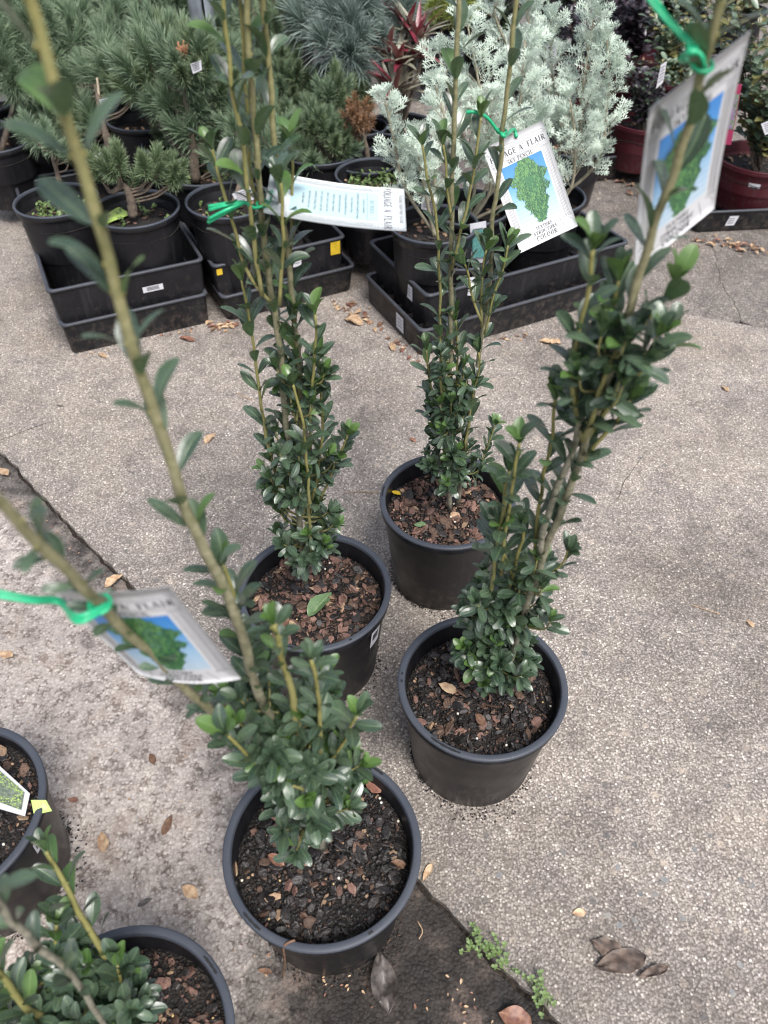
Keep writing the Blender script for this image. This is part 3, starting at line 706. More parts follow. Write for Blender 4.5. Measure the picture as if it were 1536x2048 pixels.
holly(c3, 33, 'tall slender potted holly with many parallel stems, in the pot left of centre', [
    dict(px=[(610,1165),(600,1040),(580,900),(567,800),(560,700),(545,605),(530,500),(520,400),(510,250),(498,100),(495,-20),(493,-100)], r=(.0066,.0036), age=(1,.2), start=.28, gap=.026, tip=3, ls=.033),
    dict(px=[(545,610),(500,550),(472,475),(450,400),(432,330),(422,300)], r=(.0032,.0020), age=(.2,0), start=.1, gap=.022, dy=-.01),
    dict(px=[(525,590),(505,470),(492,340),(470,200),(455,90),(445,-20)], r=(.0036,.0028), age=(.2,0), start=.1, gap=.028, ls=.034, dy=-.015),
    dict(px=[(562,610),(566,500),(567,410),(560,365)], r=(.0030,.0020), age=(.1,0), start=.1, gap=.022, dy=-.035),
    dict(px=[(615,900),(602,800),(590,650),(577,520),(560,400),(550,300),(540,150),(528,0),(520,-80)], r=(.0052,.0036), age=(.9,.1), start=.15, gap=.028, ls=.033, dy=.012),
    dict(px=[(620,900),(625,780),(632,700),(630,630)], r=(.0030,.0020), age=(.1,0), start=.2, gap=.017, dy=-.012),
    dict(px=[(600,900),(595,740),(588,650),(588,620)], r=(.0030,.0020), age=(.1,0), start=.2, gap=.017, dy=.01),
    dict(px=[(625,1000),(642,900),(645,820),(636,720)], r=(.0030,.0020), age=(.1,0), start=.2, gap=.017),
    dict(px=[(640,1000),(675,920),(695,870)], r=(.0024,.0016), age=(.1,0), start=.2, gap=.013, ls=.028),
    dict(px=[(565,1000),(533,880),(520,790),(508,690),(493,600),(485,560)], r=(.0034,.0020), age=(.2,0), start=.25, gap=.020, dy=.005),
    dict(px=[(622,1120),(618,1000),(612,900),(600,820),(585,770)], r=(.0034,.0022), age=(.2,0), start=.35, gap=.020, dy=-.03),
    dict(px=[(530,480),(503,360),(497,250),(487,130),(482,40),(478,-40)], r=(.0030,.0022), age=(.1,0), start=.1, gap=.028, ls=.034, dy=.02),
    dict(px=[(580,560),(583,440),(585,350),(580,290)], r=(.0028,.0020), age=(.1,0), start=.2, gap=.020, ls=.036, dy=.03),
    dict(px=[(600,850),(570,720),(548,640),(540,560)], r=(.0026,.0018), age=(.1,0), start=.1, gap=.019, dy=.02),
  ], [dict(a=(612,1130), b=(600,900), n=62, r=.054, r1=.8, up=.035, ls=.028), dict(a=(600,900), b=(600,740), n=9, r=.035, up=.05, ls=.028)],
  REDMIX, ((236,262),(120,128),(300,302)), nbig=285, nsmall=1500, sticker=(-30, .135, .186, 13, 'sticker', True))
holly(c4, 44, 'tallest-looking rear potted holly standing just in front of the stacked trays', [
    dict(px=[(900,1018),(896,950),(893,890),(899,800),(901,700),(902,600),(903,500),(906,350),(910,200),(916,60),(920,-20),(924,-90)], r=(.0062,.0036), age=(1,.3), start=.35, gap=.030, tip=3, ls=.033),
    dict(px=[(915,1010),(930,900),(950,760),(962,680),(976,600),(985,450),(1000,330),(1012,200),(1025,60),(1035,-30)], r=(.0058,.0036), age=(1,.2), start=.3, gap=.032, ls=.033, dy=.015),
    dict(px=[(890,900),(882,760),(881,620),(878,490),(863,390),(848,330),(843,290)], r=(.0032,.0020), age=(.2,0), start=.15, gap=.024, dy=-.01),
    dict(px=[(905,540),(925,450),(945,350),(958,270),(962,235)], r=(.0030,.0020), age=(.2,0), start=.1, gap=.019, dy=-.015),
    dict(px=[(903,440),(893,340),(888,290)], r=(.0026,.0018), age=(.1,0), start=.2, gap=.018, dy=-.01),
    dict(px=[(962,655),(962,600),(965,540),(972,500)], r=(.0026,.0018), age=(.1,0), start=.2, gap=.016),
    dict(px=[(968,670),(985,600),(1005,540),(1016,490)], r=(.0028,.0018), age=(.1,0), start=.15, gap=.016, dy=-.01),
    dict(px=[(963,645),(945,590),(933,540),(930,530)], r=(.0026,.0018), age=(.1,0), start=.2, gap=.020, dy=-.02),
    dict(px=[(950,960),(972,900),(990,850)], r=(.0024,.0014), age=(.1,0), start=.3, gap=.012, ls=.026),
    dict(px=[(900,900),(912,780),(915,700),(912,640)], r=(.0026,.0018), age=(.1,0), start=.2, gap=.018),
    dict(px=[(900,900),(870,800),(856,740),(852,700)], r=(.0026,.0018), age=(.1,0), start=.2, gap=.018),
    dict(px=[(930,900),(945,800),(957,740),(958,705)], r=(.0026,.0018), age=(.1,0), start=.2, gap=.018),
  ], [dict(a=(902,965), b=(900,820), n=46, r=.050, r1=.8, up=.04, ls=.028), dict(a=(905,830), b=(905,720), n=12, r=.032, up=.04, ls=.027)],
  REDMIX, ((165,178),(300,303)), nbig=280, nsmall=1400)
c5 = tuple(at(235, 2105, .211)); c5 = (c5[0], c5[1], 0)
holly(c5, 55, 'bushy potted holly cut by the lower left corner of the view', [
    dict(px=[(215,2060),(215,1930),(185,1870),(145,1795),(112,1730),(95,1700)], r=(.0044,.0028), k=.5, age=(.1,0), start=.2, gap=.021, ls=.032),
    dict(px=[(230,2080),(150,1960),(90,1905),(40,1855),(0,1810),(-50,1740)], r=(.0037,.0037), age=(1,1), start=.4, gap=.04, tip=2, ls=.024),
    dict(px=[(200,2120),(120,2060),(60,2020),(20,1975),(-20,1930)], r=(.0048,.0034), age=(.2,0), start=.2, gap=.018, k=.1),
    dict(px=[(230,2080),(245,1990),(235,1930)], r=(.0034,.0024), k=.4, age=(.1,0), start=.1, gap=.015),
    dict(px=[(200,2060),(140,1950),(112,1890),(110,1850)], r=(.0034,.0024), age=(.1,0), start=.1, gap=.014, k=.4),
  ], [dict(a=(225,2090), b=(190,1960), n=30, r=.048, r1=1.2, up=.045, ls=.033, k=.4), dict(a=(150,2040), b=(80,1960), n=24, r=.045, up=.04, ls=.033, k=.35)],
  REDMIX, ((38,50),), nbig=200, nsmall=700)

# ------------------------------------------------------------------ pot cut by the left edge with its labels
c6 = at(-108, 1622, .211); c6 = (c6.x, c6.y, 0)
r6 = empty('potted_seedling', c6, 'black pot of bark mulch cut by the left edge of the view', 'potted plant')
WORLD[r6.name] = Matrix.Translation(c6)
Ri = pot(r6, c6, slots=()); fill_pot(r6, c6, Ri-.0012, .186, 66, MIDMIX, 160, 900)
pot_sticker(r6, c6, .211, .125, .0977, -12, .150, .178, 8)

# ------------------------------------------------------------------ serif lettering
TH, TN = .17, .07
def arc(cx, cy, rx, ry, a0, a1, n=14): return [(cx+rx*math.cos(RAD(a0+(a1-a0)*i/n)), cy+ry*math.sin(RAD(a0+(a1-a0)*i/n))) for i in range(n+1)]
GL = {
 'F': (.72, [('l', .2, 0, .2, 1, TH), ('l', .1, .97, .68, .97, TN), ('l', .2, .52, .52, .52, TN), ('l', .66, .82, .66, 1, TN), ('l', .52, .42, .52, .62, TN), ('l', .05, .03, .36, .03, TN)]),
 'E': (.76, [('l', .2, 0, .2, 1, TH), ('l', .1, .97, .68, .97, TN), ('l', .2, .52, .54, .52, TN), ('l', .1, .03, .70, .03, TN), ('l', .67, .82, .67, 1, TN), ('l', .70, 0, .70, .2, TN), ('l', .54, .42, .54, .62, TN)]),
 'L': (.70, [('l', .2, 0, .2, 1, TH), ('l', .05, .97, .36, .97, TN), ('l', .1, .03, .66, .03, TN), ('l', .64, 0, .64, .22, TN)]),
 'I': (.42, [('l', .21, 0, .21, 1, TH), ('l', .05, .97, .37, .97, TN), ('l', .05, .03, .37, .03, TN)]),
 'T': (.78, [('l', .39, 0, .39, 1, TH), ('l', .06, .97, .72, .97, TN), ('l', .07, .8, .07, 1, TN), ('l', .71, .8, .71, 1, TN), ('l', .24, .03, .54, .03, TN)]),
 'A': (.92, [('l', .12, 0, .44, 1, TN), ('l', .44, 1, .78, 0, TH), ('l', .24, .35, .64, .35, TN), ('l', .0, .03, .26, .03, TN), ('l', .62, .03, .92, .03, TN)]),
 'X': (.86, [('l', .12, 0, .74, 1, TN), ('l', .12, 1, .74, 0, TH), ('l', .0, .97, .28, .97, TN), ('l', .6, .97, .86, .97, TN), ('l', .0, .03, .26, .03, TN), ('l', .6, .03, .88, .03, TN)]),
 'Y': (.86, [('l', .12, 1, .43, .5, TH), ('l', .74, 1, .43, .5, TN), ('l', .43, 0, .43, .5, TH), ('l', .0, .97, .28, .97, TN), ('l', .6, .97, .86, .97, TN), ('l', .28, .03, .58, .03, TN)]),
 'N': (.94, [('l', .18, 0, .18, 1, TN), ('l', .16, 1, .76, 0, TH), ('l', .76, 0, .76, 1, TN), ('l', .04, .97, .2, .97, TN), ('l', .06, .03, .3, .03, TN), ('l', .64, .97, .88, .97, TN)]),
 'K': (.90, [('l', .2, 0, .2, 1, TH), ('l', .2, .42, .68, 1, TN), ('l', .36, .58, .76, 0, TH), ('l', .05, .97, .36, .97, TN), ('l', .05, .03, .36, .03, TN), ('l', .54, .97, .82, .97, TN), ('l', .62, .03, .9, .03, TN)]),
 'U': (.88, [('c', [(.2, 1), (.2, .35)] + arc(.45, .32, .25, .30, 180, 360) + [(.7, 1)], 'u'), ('l', .05, .97, .36, .97, TN), ('l', .56, .97, .84, .97, TN)]),
 'O': (.94, [('c', arc(.47, .5, .36, .48, 0, 360, 26), 'o')]),
 'C': (.88, [('c', arc(.48, .5, .37, .48, 42, 318, 22), 'o'), ('l', .77, .74, .77, .98, TN)]),
 'G': (.94, [('c', arc(.48, .5, .37, .48, 42, 322, 22), 'o'), ('l', .77, .76, .77, .98, TN), ('l', .76, .05, .76, .42, TH), ('l', .62, .42, .90, .42, TN)]),
 'R': (.88, [('l', .2, 0, .2, 1, TH), ('c', [(.2, .97), (.42, .97)] + arc(.42, .75, .22, .22, 90, -90, 10) + [(.2, .53)], 'o'), ('l', .40, .53, .76, 0, TH), ('l', .05, .97, .3, .97, TN), ('l', .05, .03, .36, .03, TN), ('l', .68, .03, .88, .03, TN)]),
 'P': (.76, [('l', .2, 0, .2, 1, TH), ('c', [(.2, .97), (.42, .97)] + arc(.42, .73, .24, .24, 90, -90, 10) + [(.2, .49)], 'o'), ('l', .05, .97, .3, .97, TN), ('l', .05, .03, .36, .03, TN)]),
 'S': (.68, [('c', arc(.34, .74, .22, .23, 25, 270, 14) + arc(.34, .27, .24, .24, 90, -155, 14), 's'), ('l', .55, .76, .55, .98, TN), ('l', .10, .02, .10, .26, TN)]),
 "'": (.24, [('l', .12, .72, .14, 1, .1)]), ' ': (.45, [])}
def text_width(s, h, sp=.12): return sum(GL[c][0]+sp for c in s)*h-sp*h
def put_text(mb, s, cx, cy, h, m, z, wide=1.0, slant=0.0, heavy=1.0, sp=.12, X=None):
    x = cx-text_width(s, h, sp)*wide/2
    f = X or (lambda a_, b_: (a_, b_))
    def quad(x0, y0, x1, y1, wa, wb, base):
        dx, dy = x1-x0, y1-y0; l = math.hypot(dx, dy) or 1; nx, ny = -dy/l, dx/l; P = []
        for (a_, b_, w_) in ((x0, y0, wa), (x1, y1, wb)):
            for sg in (1, -1):
                gx, gy = a_+sg*nx*w_/2, b_+sg*ny*w_/2; P.append((base+(gx+slant*gy)*h*wide, cy-h/2+gy*h))
        V = [(*f(*p), z) for p in P]
        mb.add(V, [(0, 1, 3, 2)], m)
    for ch in s:
        wd, st = GL[ch]
        for g_ in st:
            if g_[0] == 'l': quad(g_[1], g_[2], g_[3], g_[4], g_[5]*heavy, g_[5]*heavy, x)
            else:
                P = g_[1]
                for (a_, b_), (c_, d_) in zip(P, P[1:]):
                    dx, dy = c_-a_, d_-b_; l = math.hypot(dx, dy) or 1; v = abs(dy)/l if g_[2] != 's' else abs(dx)/l*.9
                    wv = (TN+(TH-TN)*v)*heavy; quad(a_, b_, c_, d_, wv, wv, x)
        x += (wd+sp)*h*wide
CW, CH = .09, .15
def line(mb, x0, y0, x1, y1, wd, m, z, n=6):
    dx, dy = x1-x0, y1-y0; l = math.hypot(dx, dy); nx, ny = -dy/l*wd/2, dx/l*wd/2; V = []
    for i in range(n+1):
        t = i/n; a_, b_ = x0+dx*t, y0+dy*t; V += [(a_+nx, b_+ny, z), (a_-nx, b_-ny, z)]
    mb.add(V, [(2*i, 2*i+1, 2*i+3, 2*i+2) for i in range(n)], m)
def patch(mb, x0, y0, x1, y1, m, z, nx=6, ny=10):
    V = []; UV = []
    for i in range(ny+1):
        for j in range(nx+1): V.append((x0+(x1-x0)*j/nx, y0+(y1-y0)*i/ny, z)); UV.append((j/nx, i/ny))
    mb.add(V, [(i*(nx+1)+j, i*(nx+1)+j+1, (i+1)*(nx+1)+j+1, (i+1)*(nx+1)+j) for i in range(ny) for j in range(nx)], m, UV)
def columns(mb, z, ink, inkm):
    for s in (-1, 1):
        for q in (.0335, .0350, .0368, .0386, .0401): line(mb, s*q, -.050, s*q, .041, .00042, inkm, z, 8)
        for yy, a_, b_ in ((.0425, .0325, .0412), (.0445, .0318, .0418), (.0458, .0312, .0425), (-.0515, .0325, .0412), (-.0530, .0318, .0418), (-.0548, .031, .0428)): line(mb, s*a_, yy, s*b_, yy, .0005, inkm, z, 2)
    for yy, hw in ((.0480, .0425), (.0500, .0425), (.0615, .0425), (.0632, .0440)): line(mb, -hw, yy, hw, yy, .0004, inkm, z)
    line(mb, -.0440, .0632, -.0395, .0665, .0004, inkm, z); line(mb, .0440, .0632, .0395, .0665, .0004, inkm, z); line(mb, -.0395, .0665, .0395, .0665, .0004, inkm, z)
def card_face(front=True):
    mb = MB(); z = .0002
    if front:
        columns(mb, z, 0, 1)
        put_text(mb, "FOLIAGE A' FLAIR", 0, .0558, .0074, 0, z, .86, 0, 1.35)
        put_text(mb, 'SKY PENCIL', 0, .0445, .0052, 0, z, .85, 0, 1.35)
        patch(mb, -.0305, -.048, .0305, .0405, 2, z)
        put_text(mb, 'TEXTURE', 0, -.0535, .0044, 0, z, .9, .2, 1.3)
        put_text(mb, 'STRUCTURE', 0, -.0600, .0046, 0, z, .95, .2, 1.3)
        put_text(mb, 'COLOUR', 0, -.0672, .0060, 0, z, .9, .1, 1.3)
        for s in (-1, 1): line(mb, s*.024, -.0535, s*.030, -.072, .0004, 1, z); line(mb, s*.036, -.0565, s*.041, -.0615, .0004, 1, z)
        for yy in np.arange(-.044, -.004, .006): line(mb, -.030, yy, .030, yy+.0004, .0003, 5, z+.00008)
        rnd = random.Random(4)
        def hw(t): return .0045+.0215*min(1, math.sin(min(1, t*1.35)*PI/2))*(1 if t < .72 else max(.12, 1-((t-.72)/.28)**1.5))
        n = 40; V = []
        for i in range(n+1):
            t = i/n; w1 = hw(t)*(.70+.2*noise.noise(Vector((t*12, 4, 2)))); w2 = hw(t)*(.70+.2*noise.noise(Vector((t*12, 9, 2)))); V += [(-w1+.002, -.047+.084*t, z+.0001), (w2+.002, -.047+.084*t, z+.0001)]
        mb.add(V, [(2*i, 2*i+1, 2*i+3, 2*i+2) for i in range(n)], 3)
        for i in range(4600):
            t = rnd.random()**.85; y = -.047+.086*t; x = rnd.uniform(-1, 1)*hw(t)*(.9+.25*noise.noise(Vector((t*9, 1, 2))))+rnd.gauss(0, .0012)+.002; s = rnd.uniform(.0005, .0013); a_ = PI/2+rnd.gauss(0, .45)-x*14
            c_, s_ = math.cos(a_), math.sin(a_)
            mb.add([(x+c_*s*2.8, y+s_*s*2.8, z+.0002+i*3e-8), (x-s_*s*.6, y+c_*s*.6, z+.0002+i*3e-8), (x-c_*s*1.6, y-s_*s*1.6, z+.0002+i*3e-8), (x+s_*s*.6, y-c_*s*.6, z+.0002+i*3e-8)], [(0, 1, 2, 3)], (4 if rnd.random() < .34+.3*(t-.5)-8*(x-.002) else (3 if rnd.random() < .55 else 7)))
    else:
        columns(mb, z, 0, 5)
        put_text(mb, "FOLIAGE A' FLAIR", 0, .0558, .0084, 1, z, .80, 0, 1.5)
        put_text(mb, 'TEXTURE STRUCTURE COLOUR', 0, .0700, .0032, 1, z, .85)
        patch(mb, -.030, -.050, .030, .046, 6, z*.5)
        put_text(mb, 'SKY PENCIL', 0, .0385, .0040, 1, z, .85)
        line(mb, -.029, .0335, .029, .0335, .0004, 1, z); patch(mb, -.010, -.062, -.004, -.0585, 5, z, 1, 1)
        rnd = random.Random(8)
        n = 10
        for i in range(n):          # sun symbol
            a_ = 2*PI*i/n; line(mb, -.015+.0026*math.cos(a_), -.0565+.0026*math.sin(a_), -.015+.0036*math.cos(a_), -.0565+.0036*math.sin(a_), .0006, 1, z, 1)
            b_ = 2*PI*(i+1)/n; line(mb, -.015+.0022*math.cos(a_), -.0565+.0022*math.sin(a_), -.015+.0022*math.cos(b_), -.0565+.0022*math.sin(b_), .0005, 1, z, 1)
    return mb
def small_print(mb, m, z):
    rows = ['A narrow columnar', 'evergreen shrub of upright growing', 'form. Rows are close,', 'producing small white flowers', 'followed by black berries.', 'Ideal as a large container', 'plant or can be used in the', 'back of gardens to give that', 'vertical line feeling. Prefers', 'well drained soils in sun', 'and light shade.']
    for i, r_ in enumerate(rows):
        cu = bpy.data.curves.new('print', 'FONT'); cu.body = r_; cu.size = .0044; cu.offset = .00006; cu.align_x = 'CENTER'; cu.resolution_u = 1
        o = bpy.data.objects.new('print', cu); C.objects.link(o)
        dg = bpy.context.evaluated_depsgraph_get(); me = bpy.data.meshes.new_from_object(o.evaluated_get(dg))
        mb.add([(v.co.x*.86, v.co.y+.0285-i*.0066, z) for v in me.vertices], [tuple(p.vertices) for p in me.polygons], m)
        bpy.data.objects.remove(o); bpy.data.curves.remove(cu); bpy.data.meshes.remove(me)
def plant_tag(label, pos, X, Y, bend, tie, front=True, group='white plant tags tied to the hollies', cards='front', hole=(0, .069)):
    X = Vector(X).normalized(); Y = (Vector(Y)-X*Vector(Y).dot(X)).normalized(); Z = X.cross(Y); pos = Vector(pos)
    mx = Matrix(((X.x, Y.x, Z.x, pos.x), (X.y, Y.y, Z.y, pos.y), (X.z, Y.z, Z.z, pos.z), (0, 0, 0, 1)))
    root = empty('plant_tag', pos, label, 'plant tag', group); root.rotation_euler = mx.to_euler()
    WORLD[root.name] = mx
    bmap = lambda v: (v[0], v[1], v[2]+bend(v[0], v[1]))
    mb = MB(); nx, ny = 10, 16; th = .00055
    for zz in (0, -th):
        V = [bmap((-CW/2+CW*j/nx, -CH/2+CH*i/ny, zz)) for i in range(ny+1) for j in range(nx+1)]
        mb.add(V, [(i*(nx+1)+j, i*(nx+1)+j+1, (i+1)*(nx+1)+j+1, (i+1)*(nx+1)+j) for i in range(ny) for j in range(nx)])
    k = (nx+1)*(ny+1); rim_ = [j for j in range(nx+1)]+[i*(nx+1)+nx for i in range(1, ny+1)]+[ny*(nx+1)+j for j in range(nx-1, -1, -1)]+[i*(nx+1) for i in range(ny-1, 0, -1)]
    mb.F += [(rim_[i], rim_[(i+1) % len(rim_)], k+rim_[(i+1) % len(rim_)], k+rim_[i]) for i in range(len(rim_))]; mb.M += [0]*len(rim_)
    me = mb.mesh('card', [M['card' if cards == 'front' else 'cardback']]); link('card', me, root, None, mx)
    pr = card_face(cards == 'front')
    if cards != 'front': small_print(pr, 1, .0002)
    pr.V = [bmap(v) for v in pr.V]
    me = pr.mesh('print', [M['ink'], M['inkgrey'], M['skyprint'], M['print_green'], M['print_green2'], M['inkpale'], M['paleblue'], M['print_dark']], smooth=False)
    link('printed_face', me, root, None, mx)
    mb = MB(); V = [bmap((hole[0]+.0019*math.cos(2*PI*i/12), hole[1]+.0019*math.sin(2*PI*i/12), .0004)) for i in range(12)]
    mb.add(V, [tuple(range(12))]); link('eyelet', mb.mesh('eyelet', [M['inkgrey']]), root, None, mx)
    hp = mx @ Vector(bmap((hole[0], hole[1], .0015)))
    mb = MB()
    for P, r_ in tie(hp):
        Q = catmull(P, 5); tube(mb, Q, r_, 6)
    mb.obj('tie', [M['tie']], root)
    return root
def ring(c, r, tilt=0.15, n=10, ph=0): return [Vector(c)+Vector((r*math.cos(ph+2*PI*i/n), r*math.sin(ph+2*PI*i/n), tilt*r*math.sin(2*PI*i/n))) for i in range(n+1)]
# tag on the near plant's left stem
s_ = aty(200, 1208, c1[1]-.08, SZ)
plant_tag('white picture tag tied to the low left stem of the nearest holly', (-.1711, .3258, .7308), (.9861, -.0564, .156), (-.163, -.1535, .9746), lambda x, y: -.006*(x/.045)**2+.004*(x/.045),
    lambda hp: [(ring(s_, .0068), .0013), ([s_+Vector((.006, 0, .001)), s_+Vector((-.01, -.012, .003)), atd(120, 1200, .515), atd(60, 1196, .50), atd(-30, 1178, .49)], .0019), ([s_+Vector((.006, 0, -.001)), s_+Vector((-.01, -.014, .0)), atd(120, 1206, .51), atd(60, 1202, .495), atd(-30, 1188, .485)], .0019), ([hp, hp.lerp(s_, .5)+Vector((0, -.004, .006)), s_+Vector((0, -.007, 0))], .0013)], hole=(-.012, .0715))
# tag on the right plant
k2 = aty(1405, 130, c2[1], SZ, -.10); dk = pxy(k2)[2]
def tie2(hp):
    a_ = atd(1385, 95, dk-.012); b_ = atd(1290, -10, dk-.02)
    return [([b_, atd(1335, 45, dk-.016), a_], .0014), ([b_+Vector((.004, 0, 0)), atd(1345, 45, dk-.014), a_+Vector((.002, 0, .001))], .0014),
            ([a_, atd(1362, 120, dk+.004), hp+Vector((-.004, 0, .01)), hp], .0019), ([a_, atd(1400, 105, dk), atd(1408, 140, dk+.012), hp+Vector((.002, 0, .004)), hp], .0019), (ring(k2, .0062, .3), .0014),
            (ring(a_, .0024, .5), .0016), (ring(a_+Vector((0, 0, -.003)), .0028, -.5), .0016), ([a_, a_.lerp(k2, .5)+Vector((0, -.006, .002)), k2+Vector((0, -.006, 0))], .0014)]
plant_tag('large tilted white tag hanging near the top of the right hand holly', (.2203, .5787, .9749), (.7698, .5314, .3535), (-.2156, -.3048, .9277), lambda x, y: .002*(y/.07)**2, tie2)
# tag turned to show its pale blue text side
k3 = aty(525, 407, c3[1], SZ, 0)
def tie3(hp):
    a_ = aty(490, 404, c3[1]-.02)
    return [(ring(k3, .006), .0012), ([k3+Vector((.004, -.006, 0)), k3+Vector((-.008, -.012, .001)), a_], .0016), ([hp, k3+Vector((.008, -.007, .003)), k3+Vector((-.004, -.007, -.002)), a_], .0013),
            ([a_, aty(455, 407, c3[1]-.025), aty(417, 413, c3[1]-.025)], .0021), ([a_, aty(455, 410, c3[1]-.028), aty(418, 420, c3[1]-.028)], .0019), ([a_, aty(450, 425, c3[1]-.03), aty(416, 445, c3[1]-.03)], .0021), ([a_, aty(452, 420, c3[1]-.033), aty(417, 438, c3[1]-.033)], .0018)]
plant_tag('white tag turned sideways, pale blue text side showing, on the left of centre holly', (-.0512, .8253, .8384), (.0086, -.9971, -.0751), (.9895, .0193, -.143), lambda x, y: .0035*(y/.075)**2-.0015, tie3, cards='back', hole=(.0, -.070))
k4 = aty(1003, 262, c4[1]+.015)
def tie4(hp):
    return [(ring(k4, .006), .0013), ([hp, hp+Vector((-.006, -.004, .012)), k4+Vector((.004, -.006, -.004)), k4+Vector((-.002, -.007, 0))], .0024), ([k4+Vector((-.004, -.006, 0)), aty(975, 236, c4[1]), aty(950, 224, c4[1]-.01), aty(932, 225, c4[1]-.01)], .0022)]
plant_tag('white tag with bright blue picture tied to the rear holly before silver foliage', (.2081, 1.0913, .7414), (.9094, .2506, .3319), (-.4078, .3805, .83), lambda x, y: .0015*(x/.045)**2, tie4, hole=(.004, .0695))

# ------------------------------------------------------------------ trays
EX, EY = Vector((.906, .423, 0)), Vector((-.423, .906, 0))
TO = Vector((-.86, 1.775, 0))
def tray(o, ex, ey, w_, d_, z0, z1, label, marks=(), inset=.012, cells=False, lipw=.009):
    ex, ey = Vector(ex).normalized(), Vector(ey).normalized(); o = Vector(o)
    cen = o+ex*w_/2+ey*d_/2+Vector((0, 0, z0))
    root = empty('nursery_tray', cen, label, 'plant tray', 'black plastic nursery trays'); WORLD[root.name] = Matrix.Translation(cen)
    def P(x, y, z): return o+ex*x+ey*y+Vector((0, 0, z))
    def loop(i, z, n=5):       # rounded rectangle inset by i
        r_ = .018; out = []
        for (cx, cy, a0) in ((w_-i-r_, i+r_, -90), (w_-i-r_, d_-i-r_, 0), (i+r_, d_-i-r_, 90), (i+r_, i+r_, 180)):
            for q in range(n+1): a_ = RAD(a0+90*q/n); out.append(P(cx+r_*math.cos(a_), cy+r_*math.sin(a_), z))
        return out
    def skin(mb, loops, m):
        k = len(loops[0]); V = [v for l in loops for v in l]
        mb.add(V, [(q*k+i, q*k+(i+1) % k, (q+1)*k+(i+1) % k, (q+1)*k+i) for q in range(len(loops)-1) for i in range(k)], m)
    mb = MB(); skin(mb, [loop(inset+.003, z0+.001), loop(inset, z0+.004), loop(.004, z1-.012), loop(.0035, z1-.006)], 0)
    bl = loop(inset+.006, z0+.012); skin(mb, [loop(lipw+.001, z1-.003), loop(inset+.006, z0+.012)], 0)
    k = len(bl); mb.add(bl, [tuple(range(k))], 0)
    mb.obj('tray_wall', [M['tray']], root, smooth=False)
    mb = MB(); skin(mb, [loop(.0035, z1-.0065), loop(-.0005, z1-.0065), loop(0, z1-.002), loop(.0015, z1), loop(lipw-.0015, z1), loop(lipw, z1-.002), loop(lipw+.0008, z1-.004)], 0)
    mb.obj('tray_lip', [M['traylip']], root)
    if cells:
        mb = MB(); nx, ny = int(w_/.055), int(d_/.055)
        for a_ in range(1, nx): box(mb, (a_*w_/nx-.0025, .012, z0+.012), (a_*w_/nx+.0025, d_-.012, z1-.018), 0, Matrix(((ex.x, ey.x, 0, o.x), (ex.y, ey.y, 0, o.y), (0, 0, 1, 0), (0, 0, 0, 1))))
        for a_ in range(1, ny): box(mb, (.012, a_*d_/ny-.0025, z0+.013), (w_-.012, a_*d_/ny+.0025, z1-.0185), 0, Matrix(((ex.x, ey.x, 0, o.x), (ex.y, ey.y, 0, o.y), (0, 0, 1, 0), (0, 0, 0, 1))))
        mb.obj('cell_divider', [M['tray']], root, smooth=False)
    for (side, t, za, zb, wd, mt, sk) in marks:
        n_ = -ey if side == 'f' else -ex; a_ = ex if side == 'f' else ey; base = (P(t, 0, 0) if side == 'f' else P(0, t, 0))
        off = lambda z: n_*(-.004+.0014-(inset-.004)*max(0, (z1-.012-z)/(z1-.016-z0)))+n_*.0008
        mb = MB(); V = [base+a_*(-wd/2+(sk if zz == zb else 0))*1+off(zz)+Vector((0, 0, zz)) for zz in (za, zb)]+[base+a_*(wd/2+(sk if zz == zb else 0))+off(zz)+Vector((0, 0, zz)) for zz in (zb, za)]
        mb.add(V, [(0, 3, 2, 1)]); so = mb.obj('sticker', [M[mt]], root, False)
        if mt == 'sticker':
            mb = MB(); rr = random.Random(int(t*1000))
            for q in range(3):
                zc = za+(zb-za)*(.25+.22*q); mb.add([base+a_*(s*wd*.3)+off(zz)+n_*.0004+Vector((0, 0, zz)) for s, zz in ((-1, zc), (1, zc), (1, zc+.0025), (-1, zc+.0025))], [(0, 1, 2, 3)])
            mb.obj('barcode', [M['inkgrey']], so, False)
    return root
tray(TO+EX*.004-EY*.012, EX, EY, .40, .43, .0, .095, 'lower black tray under the leftmost front tray of pines', inset=.008)
tray(TO, EX, EY, .412, .44, 0.05, .19, 'leftmost front black tray holding two pine pots, upper of its stack', marks=(('f', .262, .128, .145, .055, 'sticker', 0),), inset=.010)
T2 = Vector((-.465, 1.935, 0)); E2x, E2y = Vector((.893, .449, 0)), Vector((-.449, .893, 0))
tray(T2+E2x*.008-E2y*.012, E2x, E2y, .415, .44, 0, .085, 'lower black tray under the middle tray with yellow tape', cells=True)
tray(T2, E2x, E2y, .40, .42, .045, .175, 'middle black tray with yellow tape on its front wall', marks=(('f', .365, .125, .165, .030, 'yellow', 0), ('f', .018, .145, .163, .016, 'yellow', 0), ('f', .245, .115, .155, .026, 'sticker', 0)))
T3 = Vector((.098, 1.757, 0)); E3x, E3y = Vector((.891, .454, 0)), Vector((-.454, .891, 0))
tray(T3, E3x, E3y, .70, .345, 0, .085, 'lower wide black tray at centre right, under the tray of silver plants', cells=True, marks=(('s', .125, .018, .066, .042, 'sticker', 0),), inset=.006)
tray(T3+E3x*.03+E3y*.03, E3x, E3y, .67, .35, .045, .165, 'upper wide black tray holding the silver leaved plants', marks=(('s', .105, .105, .148, .045, 'sticker', 0),), inset=.008)
tray(TO+EX*.91+EY*.20, EX, EY, .36, .42, 0, .14, 'empty looking black tray between the taped tray and silver plants', cells=True)
